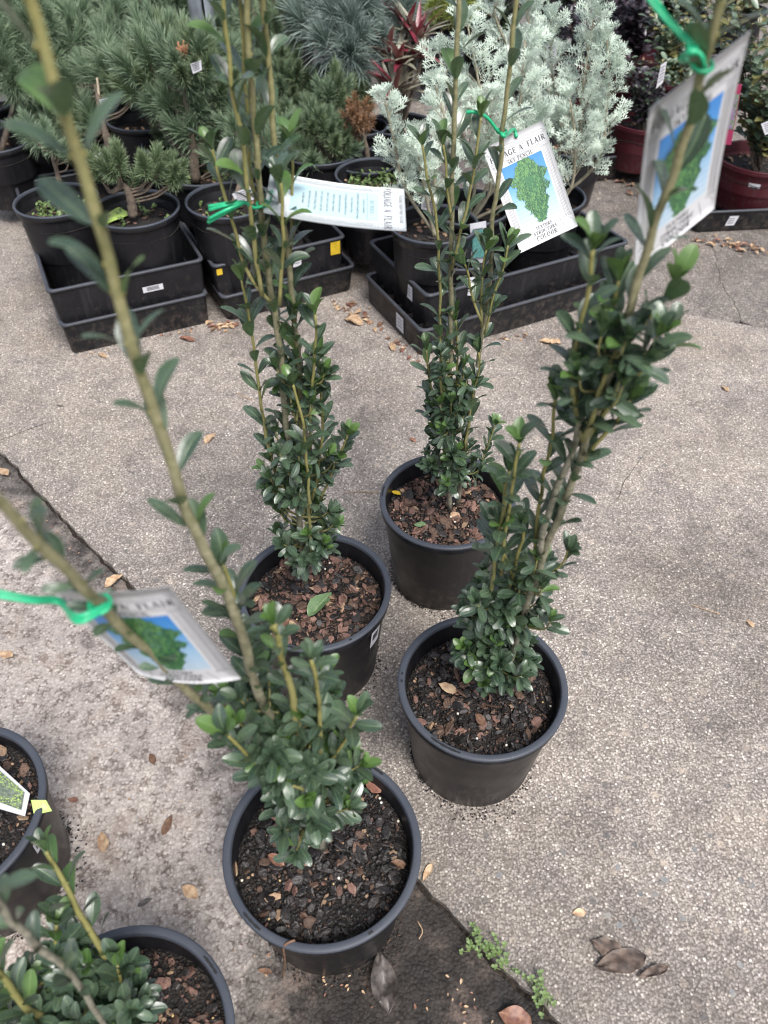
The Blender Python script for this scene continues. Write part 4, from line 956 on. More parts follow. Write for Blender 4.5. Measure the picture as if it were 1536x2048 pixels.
for i, (a_, b_, zz, lb) in enumerate(((0, .47, .13, 'black tray directly behind the leftmost front tray'), (0, .93, .13, 'third black tray back along the left edge of the pines'), (0, 1.39, .12, 'fourth black tray back along the left edge of the pines'), (.45, .47, .12, 'black tray behind the taped tray, under the crowded pines'), (.45, .93, .12, 'black tray deep under the pines near the steel post'), (.9, .66, .12, 'black tray under the long needled blue pine'))):
    tray(TO+EX*a_+EY*b_, EX, EY, .42, .43, 0, zz, lb)
TR = at(1385, 468, 0); TR = Vector((TR.x, TR.y, 0)); ERx, ERy = Vector((.995, .10, 0)), Vector((-.45, .893, 0))
ERy = Vector((-.10, .995, 0))
tray(TR, ERx, ERy, .56, .5, 0, .075, 'black tray at the right edge holding the burgundy pots', marks=(('f', .125, .02, .055, .032, 'sticker', .006),))
tray(TR+Vector((-.30, .40, 0)), Vector((.95, .3, 0)), Vector((-.3, .95, 0)), .34, .5, 0, .09, 'black tray behind the tilted tag, beside the silver plants')
tray(TR+Vector((-.40, .98, 0)), ERx, ERy, .5, .5, 0, .08, 'rearmost black tray under the dark purple shrubs')

# ------------------------------------------------------------------ needle clusters
def needle_mesh(seed, mat, n=110, ln=.045, axis=.05, wd=.0013, spread=(25, 75), name='needle_cluster', droop=0.0):
    rnd = random.Random(seed); mb = MB()
    for i in range(n):
        t = rnd.random()**.8; az = rnd.uniform(0, 2*PI); b_ = Vector((0, 0, axis*t)); an = RAD(spread[1]+(spread[0]-spread[1])*t+rnd.gauss(0, 8))
        d = Vector((math.cos(az)*math.sin(an), math.sin(az)*math.sin(an), math.cos(an))); l = ln*rnd.uniform(.75, 1.1); s = d.cross(Vector((rnd.gauss(0, 1), rnd.gauss(0, 1), rnd.gauss(0, 1)))).normalized()*wd/2
        m_ = b_+d*l*.55+Vector((0, 0, .004)); e = b_+d*l-Vector((0, 0, droop*l)); tn = rnd.random()
        mb.add([b_-s*.8, b_+s*.8, m_+s, m_-s, e], [(0, 1, 2, 3), (3, 2, 4)], 0, [(0, 0), (1, 0), (1, .55), (0, .55), (.5, 1)], tn)
    tube(mb, [(0, 0, -.004), (0, 0, axis*.7)], .0022, 4, 1, cap=False)
    return mb.mesh(name, [mat, M['pinebark']], smooth=False)
NM = {}
for nm, ln_, n_, wd_, sp_, dr in (('green', .034, 230, .0013, (10, 78), 0), ('mid', .042, 230, .0013, (10, 80), 0), ('blue', .085, 230, .0014, (8, 95), .12), ('yellow', .04, 120, .0014, (15, 80), .1), ('brown', .03, 100, .0016, (20, 90), .1), ('long', .075, 230, .0014, (10, 80), .1)):
    mt = {'long': 'needle_mid'}.get(nm, 'needle_'+nm)
    NM[nm] = [needle_mesh(i+len(nm)*7, M[mt], n_, ln_, .05 if nm != 'blue' else .045, wd_, sp_, droop=dr) for i in range(3)]
def orient(p, d, s, spin):
    q = Vector(d).normalized().to_track_quat('Z', 'Y') @ Matrix.Rotation(spin, 3, 'Z').to_quaternion()
    return Matrix.LocRotScale(Vector(p), q, Vector((s, s, s)))
def bgpot(root, c, H, R, rb, mat='pot', rim='rim', zs=None, weeds=0, seed=0, chips=60, mixw=None):
    Ri = pot(root, c, H=H, R=R, rb=rb, mat=mat, rimmat=rim, lip=.007, n=56, collar=.018)
    rnd = random.Random(seed); zs = c[2]+H-.045 if zs is None else zs
    so = link('soil', soil_disc(Ri-.002, zs, c, seed, n=40, k=10), root)
    for i in range(chips):
        a_, q = rnd.uniform(0, 2*PI), math.sqrt(rnd.random())*(Ri-.01); s = rnd.uniform(.008, .018); k = rnd.choice(list(CHIP))
        link('bark_chip', rnd.choice(CHIP[k]), so, None, Matrix.Translation((c[0]+q*math.cos(a_), c[1]+q*math.sin(a_), zs+.004)) @ Matrix.Rotation(rnd.gauss(0, .4), 4, 'X') @ Matrix.Rotation(rnd.uniform(0, 6), 4, 'Z') @ Matrix.Diagonal((s*1.3, s, s*.6, 1)))
    if weeds:
        mb = MB(); items = []
        for i in range(weeds):
            a_, q = rnd.uniform(0, 2*PI), math.sqrt(rnd.random())*(Ri-.02); p = Vector((c[0]+q*math.cos(a_), c[1]+q*math.sin(a_), zs+.004))
            hgt = rnd.uniform(.008, .03); 
            for k in range(4):
                d = Vector((rnd.gauss(0, 1), rnd.gauss(0, 1), .5)); items.append((WEED, leaf_matrix(p+Vector((0, 0, hgt*k/4)), d, Vector((0, 0, 1)), rnd.uniform(.008, .014)), 0, rnd.random()))
        join_stuff('weeds', items, [M['weed']], root)
    return zs
WEED = holly_leaf_mesh(90, M['weed'], .8); WEED.name = 'weed_leaf'
def pine(label, c, H, R, rb, blobs, kind, seed, trunk=None, tr=.010, weeds=0, cat='potted plant', group='potted pines crowded in trays', csize=1.0, stake=None, mat='pot', rim='rim', candles=(), chips=60, nshoot=None):
    c = tuple(c); rnd = random.Random(seed)
    root = empty('potted_pine', c, label, cat, group); WORLD[root.name] = Matrix.Translation(c)
    zs = bgpot(root, c, H, R, rb, mat, rim, weeds=weeds, seed=seed, chips=chips)
    base = Vector((c[0], c[1], zs))
    bl = [(aty(u, v, c[1]+dy), r_) for (u, v, r_, dy, n) in blobs]
    ctr = sum((b_[0] for b_ in bl), Vector())/len(bl)
    T = trunk and [aty(u, v, c[1]+(rest[0] if rest else 0)) for (u, v, *rest) in trunk] or [base, base.lerp(ctr, .5)+Vector((.01, 0, 0)), ctr]
    T[0] = Vector((T[0].x, T[0].y, zs-.005)) if not trunk else T[0]
    T = catmull(T, 5); mb = MB(); tube(mb, T, lambda t: tr*(1-.55*t)*(1+.12*math.sin(t*40)), 7); mb.obj('trunk', [M['pinebark']], root)
    br = MB()
    for (bc, r_), (u, v, _, dy, n) in zip(bl, blobs):
        for i in range(int(n*1.35)):
            while True:
                q = Vector((rnd.uniform(-1, 1), rnd.uniform(-1, 1), rnd.uniform(-1, 1)))
                if q.length < 1: break
            p = bc+Vector((q.x*r_, q.y*r_*.8, q.z*r_*.85))
            j = min(range(len(T)), key=lambda a_: (T[a_]-p+Vector((0, 0, .5*(p-T[a_]).length))).length); s = T[j]
            d = (p-s).normalized()*.5+Vector((0, 0, .75))+q*.6; d.normalize()
            e = p-d*.025*csize
            tube(br, catmull([s, s.lerp(e, .6)-Vector((0, 0, .012)), e, p], 3), lambda t: .0026-.0012*t, 5, cap=False)
            kk = kind if not isinstance(kind, (list, tuple)) else rnd.choice(kind)
            link('needle_cluster', rnd.choice(NM[kk]), root, None, orient(e, d, csize*rnd.uniform(.85, 1.3), rnd.uniform(0, 6)))
    o = br.obj('branches', [M['pinebark']], root)
    for (u, v, h_, dy) in candles:
        p = aty(u, v, c[1]+dy); mb = MB()
        for k in range(5):
            dx = Vector((rnd.gauss(0, .006), rnd.gauss(0, .006), 0)); tube(mb, [p+dx*.3, p+dx*.8+Vector((0, 0, h_*.5)), p+dx*1.6+Vector((0, 0, h_*rnd.uniform(.7, 1.1)))], lambda t: .004-.001*t, 6)
        mb.obj('candle', [M['candle']], root)
    if stake:
        mb = MB(); a_ = aty(*stake[0], c[1]-.02); b_ = aty(*stake[1], c[1]-.02); tube(mb, [a_, a_.lerp(b_, .5), b_], .0035, 7); mb.obj('stake', [M['cane']], root)
    return root
def flag_label(name, label, P, mat='sticker', lines=True, group=None, th=.0008):
    """a small flat plastic label given by its four corners (x,y,z)"""
    P = [Vector(p) for p in P]; cen = sum(P, Vector())/4
    n_ = (P[1]-P[0]).cross(P[3]-P[0]).normalized()
    if n_.dot(CL-cen) < 0: n_ = -n_
    root = empty(name, cen, label, 'plant label', group); WORLD[root.name] = Matrix.Translation(cen)
    mb = MB(); V = P+[p-n_*th for p in P]; mb.add(V, [(0, 1, 2, 3), (7, 6, 5, 4), (0, 4, 5, 1), (1, 5, 6, 2), (2, 6, 7, 3), (3, 7, 4, 0)]); mb.obj('card', [M[mat]], root, False)
    if lines:
        mb = MB()
        for i in range(5):
            t0 = .14+.15*i; t1 = t0+.05; f = lambda s, t: P[0].lerp(P[1], s).lerp(P[3].lerp(P[2], s), t)+n_*.0006
            mb.add([f(.15, t0), f(.8, t0), f(.8, t1), f(.15, t1)], [(0, 1, 2, 3)])
        mb.obj('printed_lines', [M['inkgrey']], root, False)
    return root
def pg(u, v, z, zb=.055): p = at(u, v, z); return (p.x, p.y, zb)
# front row
pine('stubby pine seedling in the front left pot, pot full of small weeds', pg(112, 398, .31), .255, .112, .085, [(115, 300, .05, 0, 5), (80, 270, .04, .05, 5)], 'mid', 101, weeds=60, csize=.8)
pine('small twisted dwarf pine with one round tuft, in the pot with a lime green label', pg(270, 415, .31), .255, .118, .085, [(232, 335, .022, -.02, 6), (305, 345, .03, 0, 6), (345, 345, .03, 0, 5), (190, 330, .035, .04, 5), (250, 360, .03, .02, 3)], 'green', 102, trunk=[(266, 432), (262, 400), (248, 372), (225, 385)], tr=.014, csize=.9, weeds=14, chips=25)
flag_label('plant_label', 'lime green label lying in the pot of the twisted dwarf pine', [at(u, v, .275) for u, v in ((205, 436), (236, 413), (262, 428), (215, 446))], 'lime', False)
pine('dense blue green pine with brown candles, in the pot behind the sideways tag', pg(457, 397, .31), .255, .118, .085, [(480, 300, .07, .12, 10), (500, 240, .08, .2, 10)], 'mid', 103, weeds=12, csize=1.0)
pine('broad mounded pine with russet candles behind the lime label pot', pg(405, 338, .30), .245, .115, .085, [(300, 150, .085, .10, 18), (375, 135, .075, 0, 18), (415, 140, .07, .1, 16), (330, 95, .07, .15, 14), (440, 170, .07, .05, 14), (400, 215, .07, .05, 14), (380, 280, .05, .1, 9), (425, 250, .06, .05, 12), (345, 215, .06, .06, 10), (400, 265, .06, .02, 9), (300, 200, .05, .1, 7), (440, 300, .05, .1, 7)], ('green', 'mid', 'mid'), 104, trunk=[(392, 362), (385, 300), (378, 230), (365, 160)], tr=.016, weeds=24, csize=1.15, candles=((363, 118, .04, 0), (372, 116, .035, 0)))
pine('low pine mound with pale tips in the rear pot left of the mounded pine', pg(357, 283, .30), .245, .115, .085, [(345, 262, .04, 0, 8), (330, 275, .03, 0, 6), (360, 240, .04, 0, 6)], 'green', 105, csize=.7, weeds=30)
pine('leaning bare trunked pine with a stake, in the tall dark pot', pg(292, 232, .34, .06), .28, .125, .10, [(250, 185, .045, 0, 8), (225, 160, .05, .05, 8), (175, 260, .05, .0, 7), (150, 235, .06, .05, 9), (130, 170, .08, .1, 12), (260, 120, .07, .15, 12)], ('green', 'long'), 106, trunk=[(228, 318, -.08), (216, 280, -.08), (210, 262, -.06), (200, 215, -.04), (192, 170, 0)], tr=.016, csize=1.0, stake=((205, 250), (194, 155)))
flag_label('plant_label', 'white looped label on the stake among the pines', [aty(u, v, 2.42) for u, v in ((198, 200), (216, 196), (221, 216), (206, 221))])
flag_label('plant_label', 'white label standing in the dwarf pine pot', [aty(u, v, 2.02) for u, v in ((189, 312), (204, 303), (226, 355), (211, 362))])
flag_label('plant_label', 'small white label among needles of the mounded pine', [aty(u, v, 2.2) for u, v in ((380, 128), (402, 120), (404, 140), (386, 148))])
flag_label('plant_label', 'white label stuck in the soil behind the green tie', [aty(u, v, 2.0) for u, v in ((464, 388), (500, 372), (512, 398), (474, 408))])
# left and far left pines
pine('loose long needled pine at the left edge, half cut by the view', pg(-20, 250, .30), .20, .118, .085, [(35, 130, .12, 0, 16), (30, 60, .12, .1, 14), (70, 100, .10, .1, 14)], 'long', 107, csize=1.05)
pine('pale blue tufted pine at the left tray edge above the bare concrete', pg(62, 222, .30), .245, .115, .085, [(55, 190, .05, 0, 8), (70, 205, .05, -.05, 8), (90, 250, .045, -.12, 8), (75, 270, .04, -.14, 6), (110, 235, .05, -.05, 7), (105, 150, .09, .1, 12)], ('mid', 'long'), 108, csize=.95)
pine('feathery grey green pine behind the blurred near stem', pg(165, 215, .30), .245, .115, .085, [(150, 90, .12, .1, 20), (200, 110, .10, .05, 16), (120, 40, .10, .2, 12), (220, 60, .10, .2, 14)], ('long', 'mid'), 109, csize=1.1)
pine('upright pine with long brown candles at the upper left', pg(210, 130, .30), .245, .115, .085, [(180, 30, .10, 0, 14), (240, 70, .08, 0, 14), (230, 110, .08, -.05, 12), (290, 30, .10, .1, 14), (260, 5, .10, .1, 12)], ('long', 'mid'), 110, csize=1.1, candles=((182, 60, .10, -.02), (200, 45, .10, -.02), (228, 55, .08, -.1), (72, 30, .1, .2)))
pine('soft needled pine beneath the steel post', pg(350, 110, .30), .245, .115, .085, [(330, 40, .09, 0, 14), (350, 0, .10, 0, 14), (300, -20, .10, .1, 12), (420, 40, .09, .05, 12)], ('mid', 'long'), 111, csize=1.2)
pine('far corner pine at the top left behind all the others', pg(90, 100, .30), .245, .115, .085, [(60, 10, .13, 0, 16), (110, -20, .13, 0, 14), (10, 0, .13, 0, 12)], 'long', 112, csize=1.2)
# middle pines
pine('long needled blue pine at the top centre, seen as one big rosette', pg(680, 135, .42, .08), .34, .095, .07, [(690, 60, .085, 0, 14), (745, 30, .10, .05, 12), (650, 20, .10, .05, 10), (775, 40, .08, .1, 7), (700, 100, .07, -.05, 8), (740, 80, .06, 0, 5)], 'blue', 113, csize=1.1)
pine('compact blue pine behind the tall holly stems', pg(545, 225, .30), .245, .115, .085, [(585, 175, .06, 0, 14), (600, 200, .06, 0, 12), (560, 60, .10, .2, 12), (520, 40, .1, .25, 12), (490, 110, .06, .1, 9), (560, 140, .06, .05, 10)], ('mid', 'green'), 114, csize=1.0)
pine('low spreading pine with bare twigs above the sideways tag', pg(640, 300, .30), .245, .115, .085, [(640, 270, .06, 0, 14), (665, 290, .05, -.04, 10), (600, 250, .06, 0, 12), (670, 195, .05, .05, 9), (620, 320, .05, -.04, 9), (570, 280, .06, .05, 10)], ('green', 'mid'), 115, csize=.95)
pine('half dead dwarf conifer with brown lower needles and yellow green tip', pg(735, 320, .28), .225, .10, .08, [(712, 230, .035, 0, 12), (722, 255, .035, 0, 8)], 'brown', 116, csize=.7, candles=())
pine('short bright tipped conifer standing above the brown needles', pg(722, 250, .28), .225, .09, .075, [(722, 190, .035, 0, 12), (735, 205, .03, 0, 6)], 'green', 117, csize=.7)
pine('wiry yellow green conifer at the top behind the red leaves', pg(880, 60, .28), .225, .11, .08, [(880, 10, .08, 0, 16), (910, 25, .07, 0, 12), (850, 0, .07, 0, 8)], 'yellow', 118, csize=1.2)
pine('dark pine in the gap right of the steel post', pg(480, 60, .30), .245, .115, .085, [(500, 20, .10, 0, 12), (470, -10, .10, 0, 12), (450, 40, .08, -.1, 9)], ('mid', 'long'), 119, csize=1.1)
for i, (u, v, lb, kd) in enumerate(((40, 40, 'backmost loose pine at the far top left corner', 'long'), (200, 20, 'backmost pine behind the long brown candles', 'mid'), (330, 30, 'backmost pine between the candles and the steel post', 'long'), (460, 30, 'backmost pine right of the steel post', 'mid'), (580, 20, 'backmost pine left of the blue rosette', 'mid'), (800, 0, 'backmost bluish pine between blue rosette and red leaves', 'blue'), (970, -10, 'backmost green conifer behind the silver plants', 'green'))):
    q_ = at(u, v+20, .25); yy = q_.y
    pine(lb, (q_.x, yy, .0), .22, .115, .085, [(u-40, v-45, .16, 0, 12), (u+50, v-50, .16, 0, 12), (u, v-95, .16, 0, 10), (u, v-10, .15, -.1, 10)], kd, 130+i, csize=1.9, tr=.014, group='pines in the back rows', chips=10)
# pots behind seen only as pots
def plain_pot(label, c, H, R, rb, mat='pot', rim='rim', weeds=0, seed=0, name='plant_pot'):
    root = empty(name, c, label, 'plant pot', None); WORLD[root.name] = Matrix.Translation(c); bgpot(root, c, H, R, rb, mat, rim, weeds=weeds, seed=seed, chips=70); return root
plain_pot('dark pot of weeds under the small silver sprig, above the sideways tag', pg(748, 345, .30), .245, .115, .085, weeds=70, seed=201)
plain_pot('small black pot with a printed card, low in the front of the silver plant tray', pg(918, 508, .21, .08), .13, .085, .065, seed=202)

# steel post
pp = aty(404, 30, 2.62); root = empty('steel_post', (pp.x, pp.y, 0), 'upright grey galvanised steel post rising behind the pines', 'post'); WORLD[root.name] = Matrix.Translation((pp.x, pp.y, 0))
mb = MB(); prof = [(.036, 0), (.036, 1.9), (.030, 1.905)]; lathe(mb, prof, 28, 0, (pp.x, pp.y, 0)); mb.obj('tube', [M['galv']], root)
mb = MB(); box(mb, (pp.x-.07, pp.y-.07, 0), (pp.x+.07, pp.y+.07, .008)); mb.obj('base_plate', [M['galv']], root)
mb = MB(); tube(mb, [(pp.x+.01, pp.y-.045, .3), (pp.x+.02, pp.y-.044, .9), (pp.x+.005, pp.y-.043, 1.3)], .0035, 6); mb.obj('cable', [M['pot']], root)

# ------------------------------------------------------------------ silver plants
def frond_mesh(seed):
    rnd = random.Random(seed); mb = MB()
    def blade(p, d, l, wd, n=1, z=0):
        d = Vector(d).normalized(); s = d.cross(Vector((0, 0, 1))).normalized()*wd/2; p = Vector(p)
        mb.add([p-s*.5, p+s*.5, p+d*l*.6+s+Vector((0, 0, .02*l)), p+d*l*.6-s+Vector((0, 0, .02*l)), p+d*l], [(0, 1, 2, 3), (3, 2, 4)], 0, [(0, 0), (1, 0), (1, .6), (0, .6), (.5, 1)], rnd.random())
    blade((0, 0, 0), (0, 1, 0), 1, .035)
    for i in range(4):
        t = .2+.17*i+rnd.uniform(-.03, .03); l = .58*(1-.6*abs(t-.45))
        for s in (-1, 1):
            p = Vector((0, t, .03*math.sin(t*3))); d = Vector((s*.75, .75, rnd.uniform(-.05, .25))); blade(p, d, l*.7, .040)
            q = p+d.normalized()*l*rnd.uniform(.38, .55)
            for a_ in (-.7, 0, .7):
                dd = Matrix.Rotation(a_, 3, 'Z') @ d; dd.z += rnd.uniform(-.1, .25); blade(q-d.normalized()*l*.15*abs(a_), dd, l*rnd.uniform(.36, .56), .046)
    for a_ in (-.55, 0, .55): blade((0, .8, 0), (math.sin(a_*1.3), math.cos(a_), .1), .26, .055)
    V2 = [(x, y, z-.3*y*y+.55*abs(x)) for x, y, z in mb.V]; mb.V = V2
    return mb.mesh('frond', [M['silver']], smooth=False)
FR = [frond_mesh(i) for i in range(4)]
def artemisia(label, c, H, R, rb, stems, seed, fsize=.053, limit=300, side=.062, sgap=.025, weeds=0):
    rnd = random.Random(seed); root = empty('silver_plant', c, label, 'potted plant', 'silver leaved plants in the wide tray'); WORLD[root.name] = Matrix.Translation(c)
    zs = bgpot(root, c, H, R, rb, seed=seed, chips=70, weeds=weeds); fr = []; sm = MB()
    for st in stems:
        P = [Vector((c[0]+rnd.gauss(0, .006), c[1]+rnd.gauss(0, .006), zs-.004))]+[aty(u, v, c[1]+dy) for u, v, dy in st['px']]
        P = catmull(P, 6); mb = MB(); tube(mb, P, lambda t: .0052*(1-.6*t), 7); mb.obj('stem', [M['silverstem']], root)
        ln = 0; acc = 0; L_ = sum((b_-a_).length for a_, b_ in zip(P, P[1:]))
        for a_, b_ in zip(P, P[1:]):
            t = (b_-a_).normalized(); dl = (b_-a_).length; acc += dl; ln += dl; tt = ln/L_
            if tt < st.get('start', .3): acc = 0; continue
            while acc > sgap:
                acc -= sgap; sl = st.get('side', side)*(1.15-.9*max(0, tt-.35)/.65)*rnd.uniform(.6, 1.1)
                for kk in range(2):
                    az = rnd.uniform(0, 2*PI); o = Matrix.Rotation(az, 3, t) @ t.orthogonal().normalized(); d = (t*.75+o*.8).normalized(); p = b_-t*acc
                    e = p+d*sl+Vector((0, 0, sl*.2)); tube(sm, [p, p.lerp(e, .5), e], lambda t_: .0012, 4, cap=False)
                    nf = max(3, int(sl/.014))
                    for q in range(nf):
                        f_ = (q+1)/nf; b2 = p.lerp(e, f_); oo = Matrix.Rotation(rnd.uniform(0, 6.28), 3, d) @ d.orthogonal().normalized(); dd = (d*.7+oo*.8*(1.1-f_)+Vector((0, 0, .15))).normalized()
                        fr.append((rnd.choice(FR), leaf_matrix(b2, dd, Vector((0, -.4, 1))+d*.3, fsize*rnd.uniform(.6, 1.0), rnd.uniform(-.5, .5)), 0))
        t = (P[-1]-P[-2]).normalized()
        for q in range(6):
            oo = Matrix.Rotation(q*1.05, 3, t) @ t.orthogonal().normalized(); fr.append((rnd.choice(FR), leaf_matrix(P[-1], t*.8+oo*.5, t, fsize*.8), 0))
    o = sm.obj('side_shoots', [M['silverstem']], root); o['kind'] = 'stuff'
    emit_leaves('frond', fr, root, [M['silver']], limit)
    return root
def t3(a_, b_, z): p = T3+E3x*a_+E3y*b_; return (p.x, p.y, z)
artemisia('right hand silver plant forming a tall frothy column beside the burgundy pots', t3(.50, .20, .055), .22, .118, .09, [
    dict(px=[(1150, 330, 0), (1165, 180, 0), (1190, 20, 0)], side=.085), dict(px=[(1120, 300, .02), (1105, 150, .06), (1100, 40, .1)], side=.07), dict(px=[(1190, 330, 0), (1215, 200, .0), (1215, 80, 0)], side=.06), dict(px=[(1140, 380, -.05), (1150, 280, -.06), (1140, 200, -.06)], side=.07)], 301)
artemisia('centre silver plant, widest and densest, behind the rear holly stems', t3(.27, .235, .055), .22, .118, .09, [
    dict(px=[(985, 330, 0), (960, 180, .02), (935, 50, .04)], side=.085), dict(px=[(1020, 330, 0), (1040, 200, .02), (1050, 80, .05)], side=.08), dict(px=[(950, 350, 0), (910, 230, .0), (880, 110, .05)], side=.075), dict(px=[(980, 380, -.04), (975, 280, -.05), (985, 200, -.05)], side=.07), dict(px=[(1030, 390, -.03), (1050, 300, -.05), (1070, 230, -.03)], side=.07)], 302)
artemisia('left silver plant with one small separate sprig, above the black pot', t3(.125, .17, .055), .23, .118, .09, [
    dict(px=[(812, 380, 0), (790, 290, 0), (770, 200, 0)], side=.045, start=.35), dict(px=[(870, 350, 0), (890, 250, .02), (870, 170, .06)], side=.06), dict(px=[(850, 380, -.02), (840, 330, -.03), (835, 270, 0)], side=.045)], 303, fsize=.048, sgap=.023)
pr = at(1120, 150, .3); artemisia('rear silver plant half hidden behind the centre ones', (pr.x, 2.75, .0), .20, .118, .09, [dict(px=[(1060, 60, 0), (1065, -20, 0)], side=.08), dict(px=[(1000, 60, 0), (1000, -10, 0)], side=.08)], 304, limit=200)
# labels stuck among the silver plants
flag_label('plant_label', 'narrow white label standing up in the silver foliage', [aty(u, v, 2.3) for u, v in ((1095, 85), (1114, 83), (1108, 148), (1090, 148))])
flag_label('plant_label', 'white edged label with teal picture in the small front pot', [aty(u, v, 1.93) for u, v in ((940, 448), (972, 442), (975, 525), (943, 527))])
flag_label('plant_label', 'teal picture on the label in the small front pot', [aty(u, v, 1.925) for u, v in ((944, 462), (970, 458), (972, 514), (946, 516))], 'teal', False)
flag_label('plant_label', 'second white label hanging over the tray front near the small pot', [aty(u, v, 1.86) for u, v in ((932, 556), (960, 553), (952, 592), (922, 590))])
flag_label('plant_label', 'white label lying in the soil at the left silver plant', [aty(u, v, 1.98) for u, v in ((845, 395), (872, 385), (866, 425), (842, 418))])

# ------------------------------------------------------------------ red striped rhoeo-like plant
rc = at(800, 195, .28); rc = (rc.x, rc.y-.25, .06)
root = empty('red_striped_plant', rc, 'rosette plant with crimson and cream striped sword leaves, behind the silver sprig', 'potted plant'); WORLD[root.name] = Matrix.Translation(rc)
bgpot(root, rc, .22, .11, .085, seed=401)
def sword(seed, mat):
    rnd = random.Random(seed); V = []; UV = []; n = 6
    for i in range(n+1):
        t = i/n; w_ = .075*(math.sin(PI*min(1, .18+t*.82))**.8)*(1-t*.35)
        for s in (-1, 0, 1): V.append((s*w_, t, abs(s)*w_*.5-.22*t*t)); UV.append((.5+s*.5, t))
    return mesh('sword_leaf', V, [(i*3+j, i*3+j+1, i*3+j+4, i*3+j+3) for i in range(n) for j in range(2)], [mat], uv=UV)
SW = [sword(1, M['rhoeo_top']), sword(2, M['rhoeo_red']), sword(3, M['rhoeo_top'])]
rnd = random.Random(9)
for (u, v, dy) in ((800, 130, 0), (835, 80, .05), (790, 180, -.05), (845, 115, 0), (775, 110, .05), (815, 60, .1), (785, 205, -.06)):
    ctr = aty(u, v, rc[1]+dy); mb = MB(); tube(mb, catmull([Vector((rc[0], rc[1], .25)), (Vector((rc[0], rc[1], .25))+ctr)/2, ctr], 4), .006, 6); mb.obj('stem', [M['pinebark']], root)
    for i in range(17):
        a_ = rnd.uniform(0, 2*PI); el = rnd.uniform(.15, 1.2); d = Vector((math.cos(a_)*math.cos(el), math.sin(a_)*math.cos(el), math.sin(el)))
        link('leaf', rnd.choice(SW), root, None, leaf_matrix(ctr, d, Vector((0, 0, 1)), rnd.uniform(.09, .14), 0, 1.25))

# ------------------------------------------------------------------ broad leaved shrubs at the right
BL = {k: [holly_leaf_mesh(200+i, M[k], .62) for i in range(4)] for k in ('camellia', 'camellia_warm', 'purple')}
def shrub(label, c, H, R, rb, tips, kinds, seed, mat='burgundy', rim='burgundy', ls=.03, gap=.016, limit=300, name='potted_shrub', stickers=(), dense=3, group='shrubs in burgundy pots'):
    rnd = random.Random(seed); c = tuple(c); root = empty(name, c, label, 'potted plant', group); WORLD[root.name] = Matrix.Translation(c)
    zs = bgpot(root, c, H, R, rb, mat, rim, seed=seed, chips=80)
    for s in stickers: pot_sticker(root, c, H, R, rb, *s)
    out = []; base = Vector((c[0], c[1], zs))
    for (u, v, dy) in tips:
        e = aty(u, v, c[1]+dy); P = catmull([base+Vector((rnd.gauss(0, .008), rnd.gauss(0, .008), 0)), base.lerp(e, .45)+Vector((rnd.gauss(0, .015), rnd.gauss(0, .015), .01)), e], 7)
        mb = MB(); tube(mb, P, lambda t: .0042*(1-.7*t), 6); mb.obj('stem', [M['pinebark']], root)
        for i in range(3, len(P)):
            for k in range(dense):
                p = P[i]; az = rnd.uniform(0, 6.28); d = Vector((math.cos(az), math.sin(az), rnd.uniform(.1, .7))).normalized(); l = rnd.uniform(.02, .07); q = [p, p+d*l*.5, p+d*l+Vector((0, 0, .005))]
                s0 = 0
                while s0 < l:
                    az2 = rnd.uniform(0, 6.28); dd = (d*.5+Vector((math.cos(az2), math.sin(az2), rnd.uniform(-.2, .5)))).normalized(); kk = rnd.choice(kinds)
                    out.append((rnd.choice(BL[kk]), leaf_matrix(p+d*s0, dd, Vector((0, 0, 1)), ls*rnd.uniform(.7, 1.15), rnd.uniform(-.4, .4)), list(BL).index(kk))); s0 += gap
    emit_leaves('leaf', out, root, [M['camellia'], M['camellia_warm'], M['purple']], limit)
    return root
pa = at(1525, 312, .19)
shrub('grey green leaved shrub in the right edge burgundy pot with a barcode sticker', (pa.x, pa.y, .035), .155, .15, .122, [(1480, 60, .1), (1520, 30, .1), (1560, 90, 0), (1500, 110, 0), (1535, 140, -.05), (1500, 180, -.06), (1580, 170, 0), (1450, 20, .15), (1440, 80, .1), (1530, 200, -.08)], ('camellia', 'camellia', 'camellia_warm'), 501, ls=.036, stickers=((-113, .075, .115, 15),))
pb_ = at(1290, 238, .2)
shrub('low dark purple shrub in the burgundy pot beside the silver column', (pb_.x, pb_.y, .04), .16, .125, .10, [(1290, 150, 0), (1260, 130, .05), (1320, 160, 0), (1300, 190, -.03), (1275, 180, -.03)], ('purple', 'purple', 'camellia'), 502, ls=.026, limit=160)
pc_ = at(1350, 150, .285)
shrub('pale round leaved shrub behind the green tie at the upper right', (pc_.x, pc_.y, .08), .2, .12, .09, [(1340, 80, 0), (1370, 50, .05), (1320, 60, .05), (1330, 130, -.05), (1390, 90, 0), (1310, 20, .1), (1350, 170, -.08), (1350, 10, .1)], ('camellia', 'camellia', 'camellia_warm'), 503, ls=.030)
pd_ = at(1275, 105, .285)
shrub('dusky purple shrub in the burgundy pot between silver and green shrubs', (pd_.x, pd_.y, .06), .22, .13, .1, [(1270, 30, 0), (1240, 20, 0), (1290, 10, 0), (1300, 50, 0), (1255, 60, 0), (1280, -20, 0)], ('purple',), 504, ls=.034, limit=200)
pe_ = at(1165, 110, .285)
shrub('blackish fine leaved shrub in the burgundy pot behind the silver plants', (pe_.x, pe_.y, .06), .22, .12, .095, [(1180, 20, 0), (1150, 0, 0), (1200, 0, 0), (1130, 30, 0), (1210, 50, 0), (1110, 0, .05)], ('purple',), 505, ls=.022, limit=160)
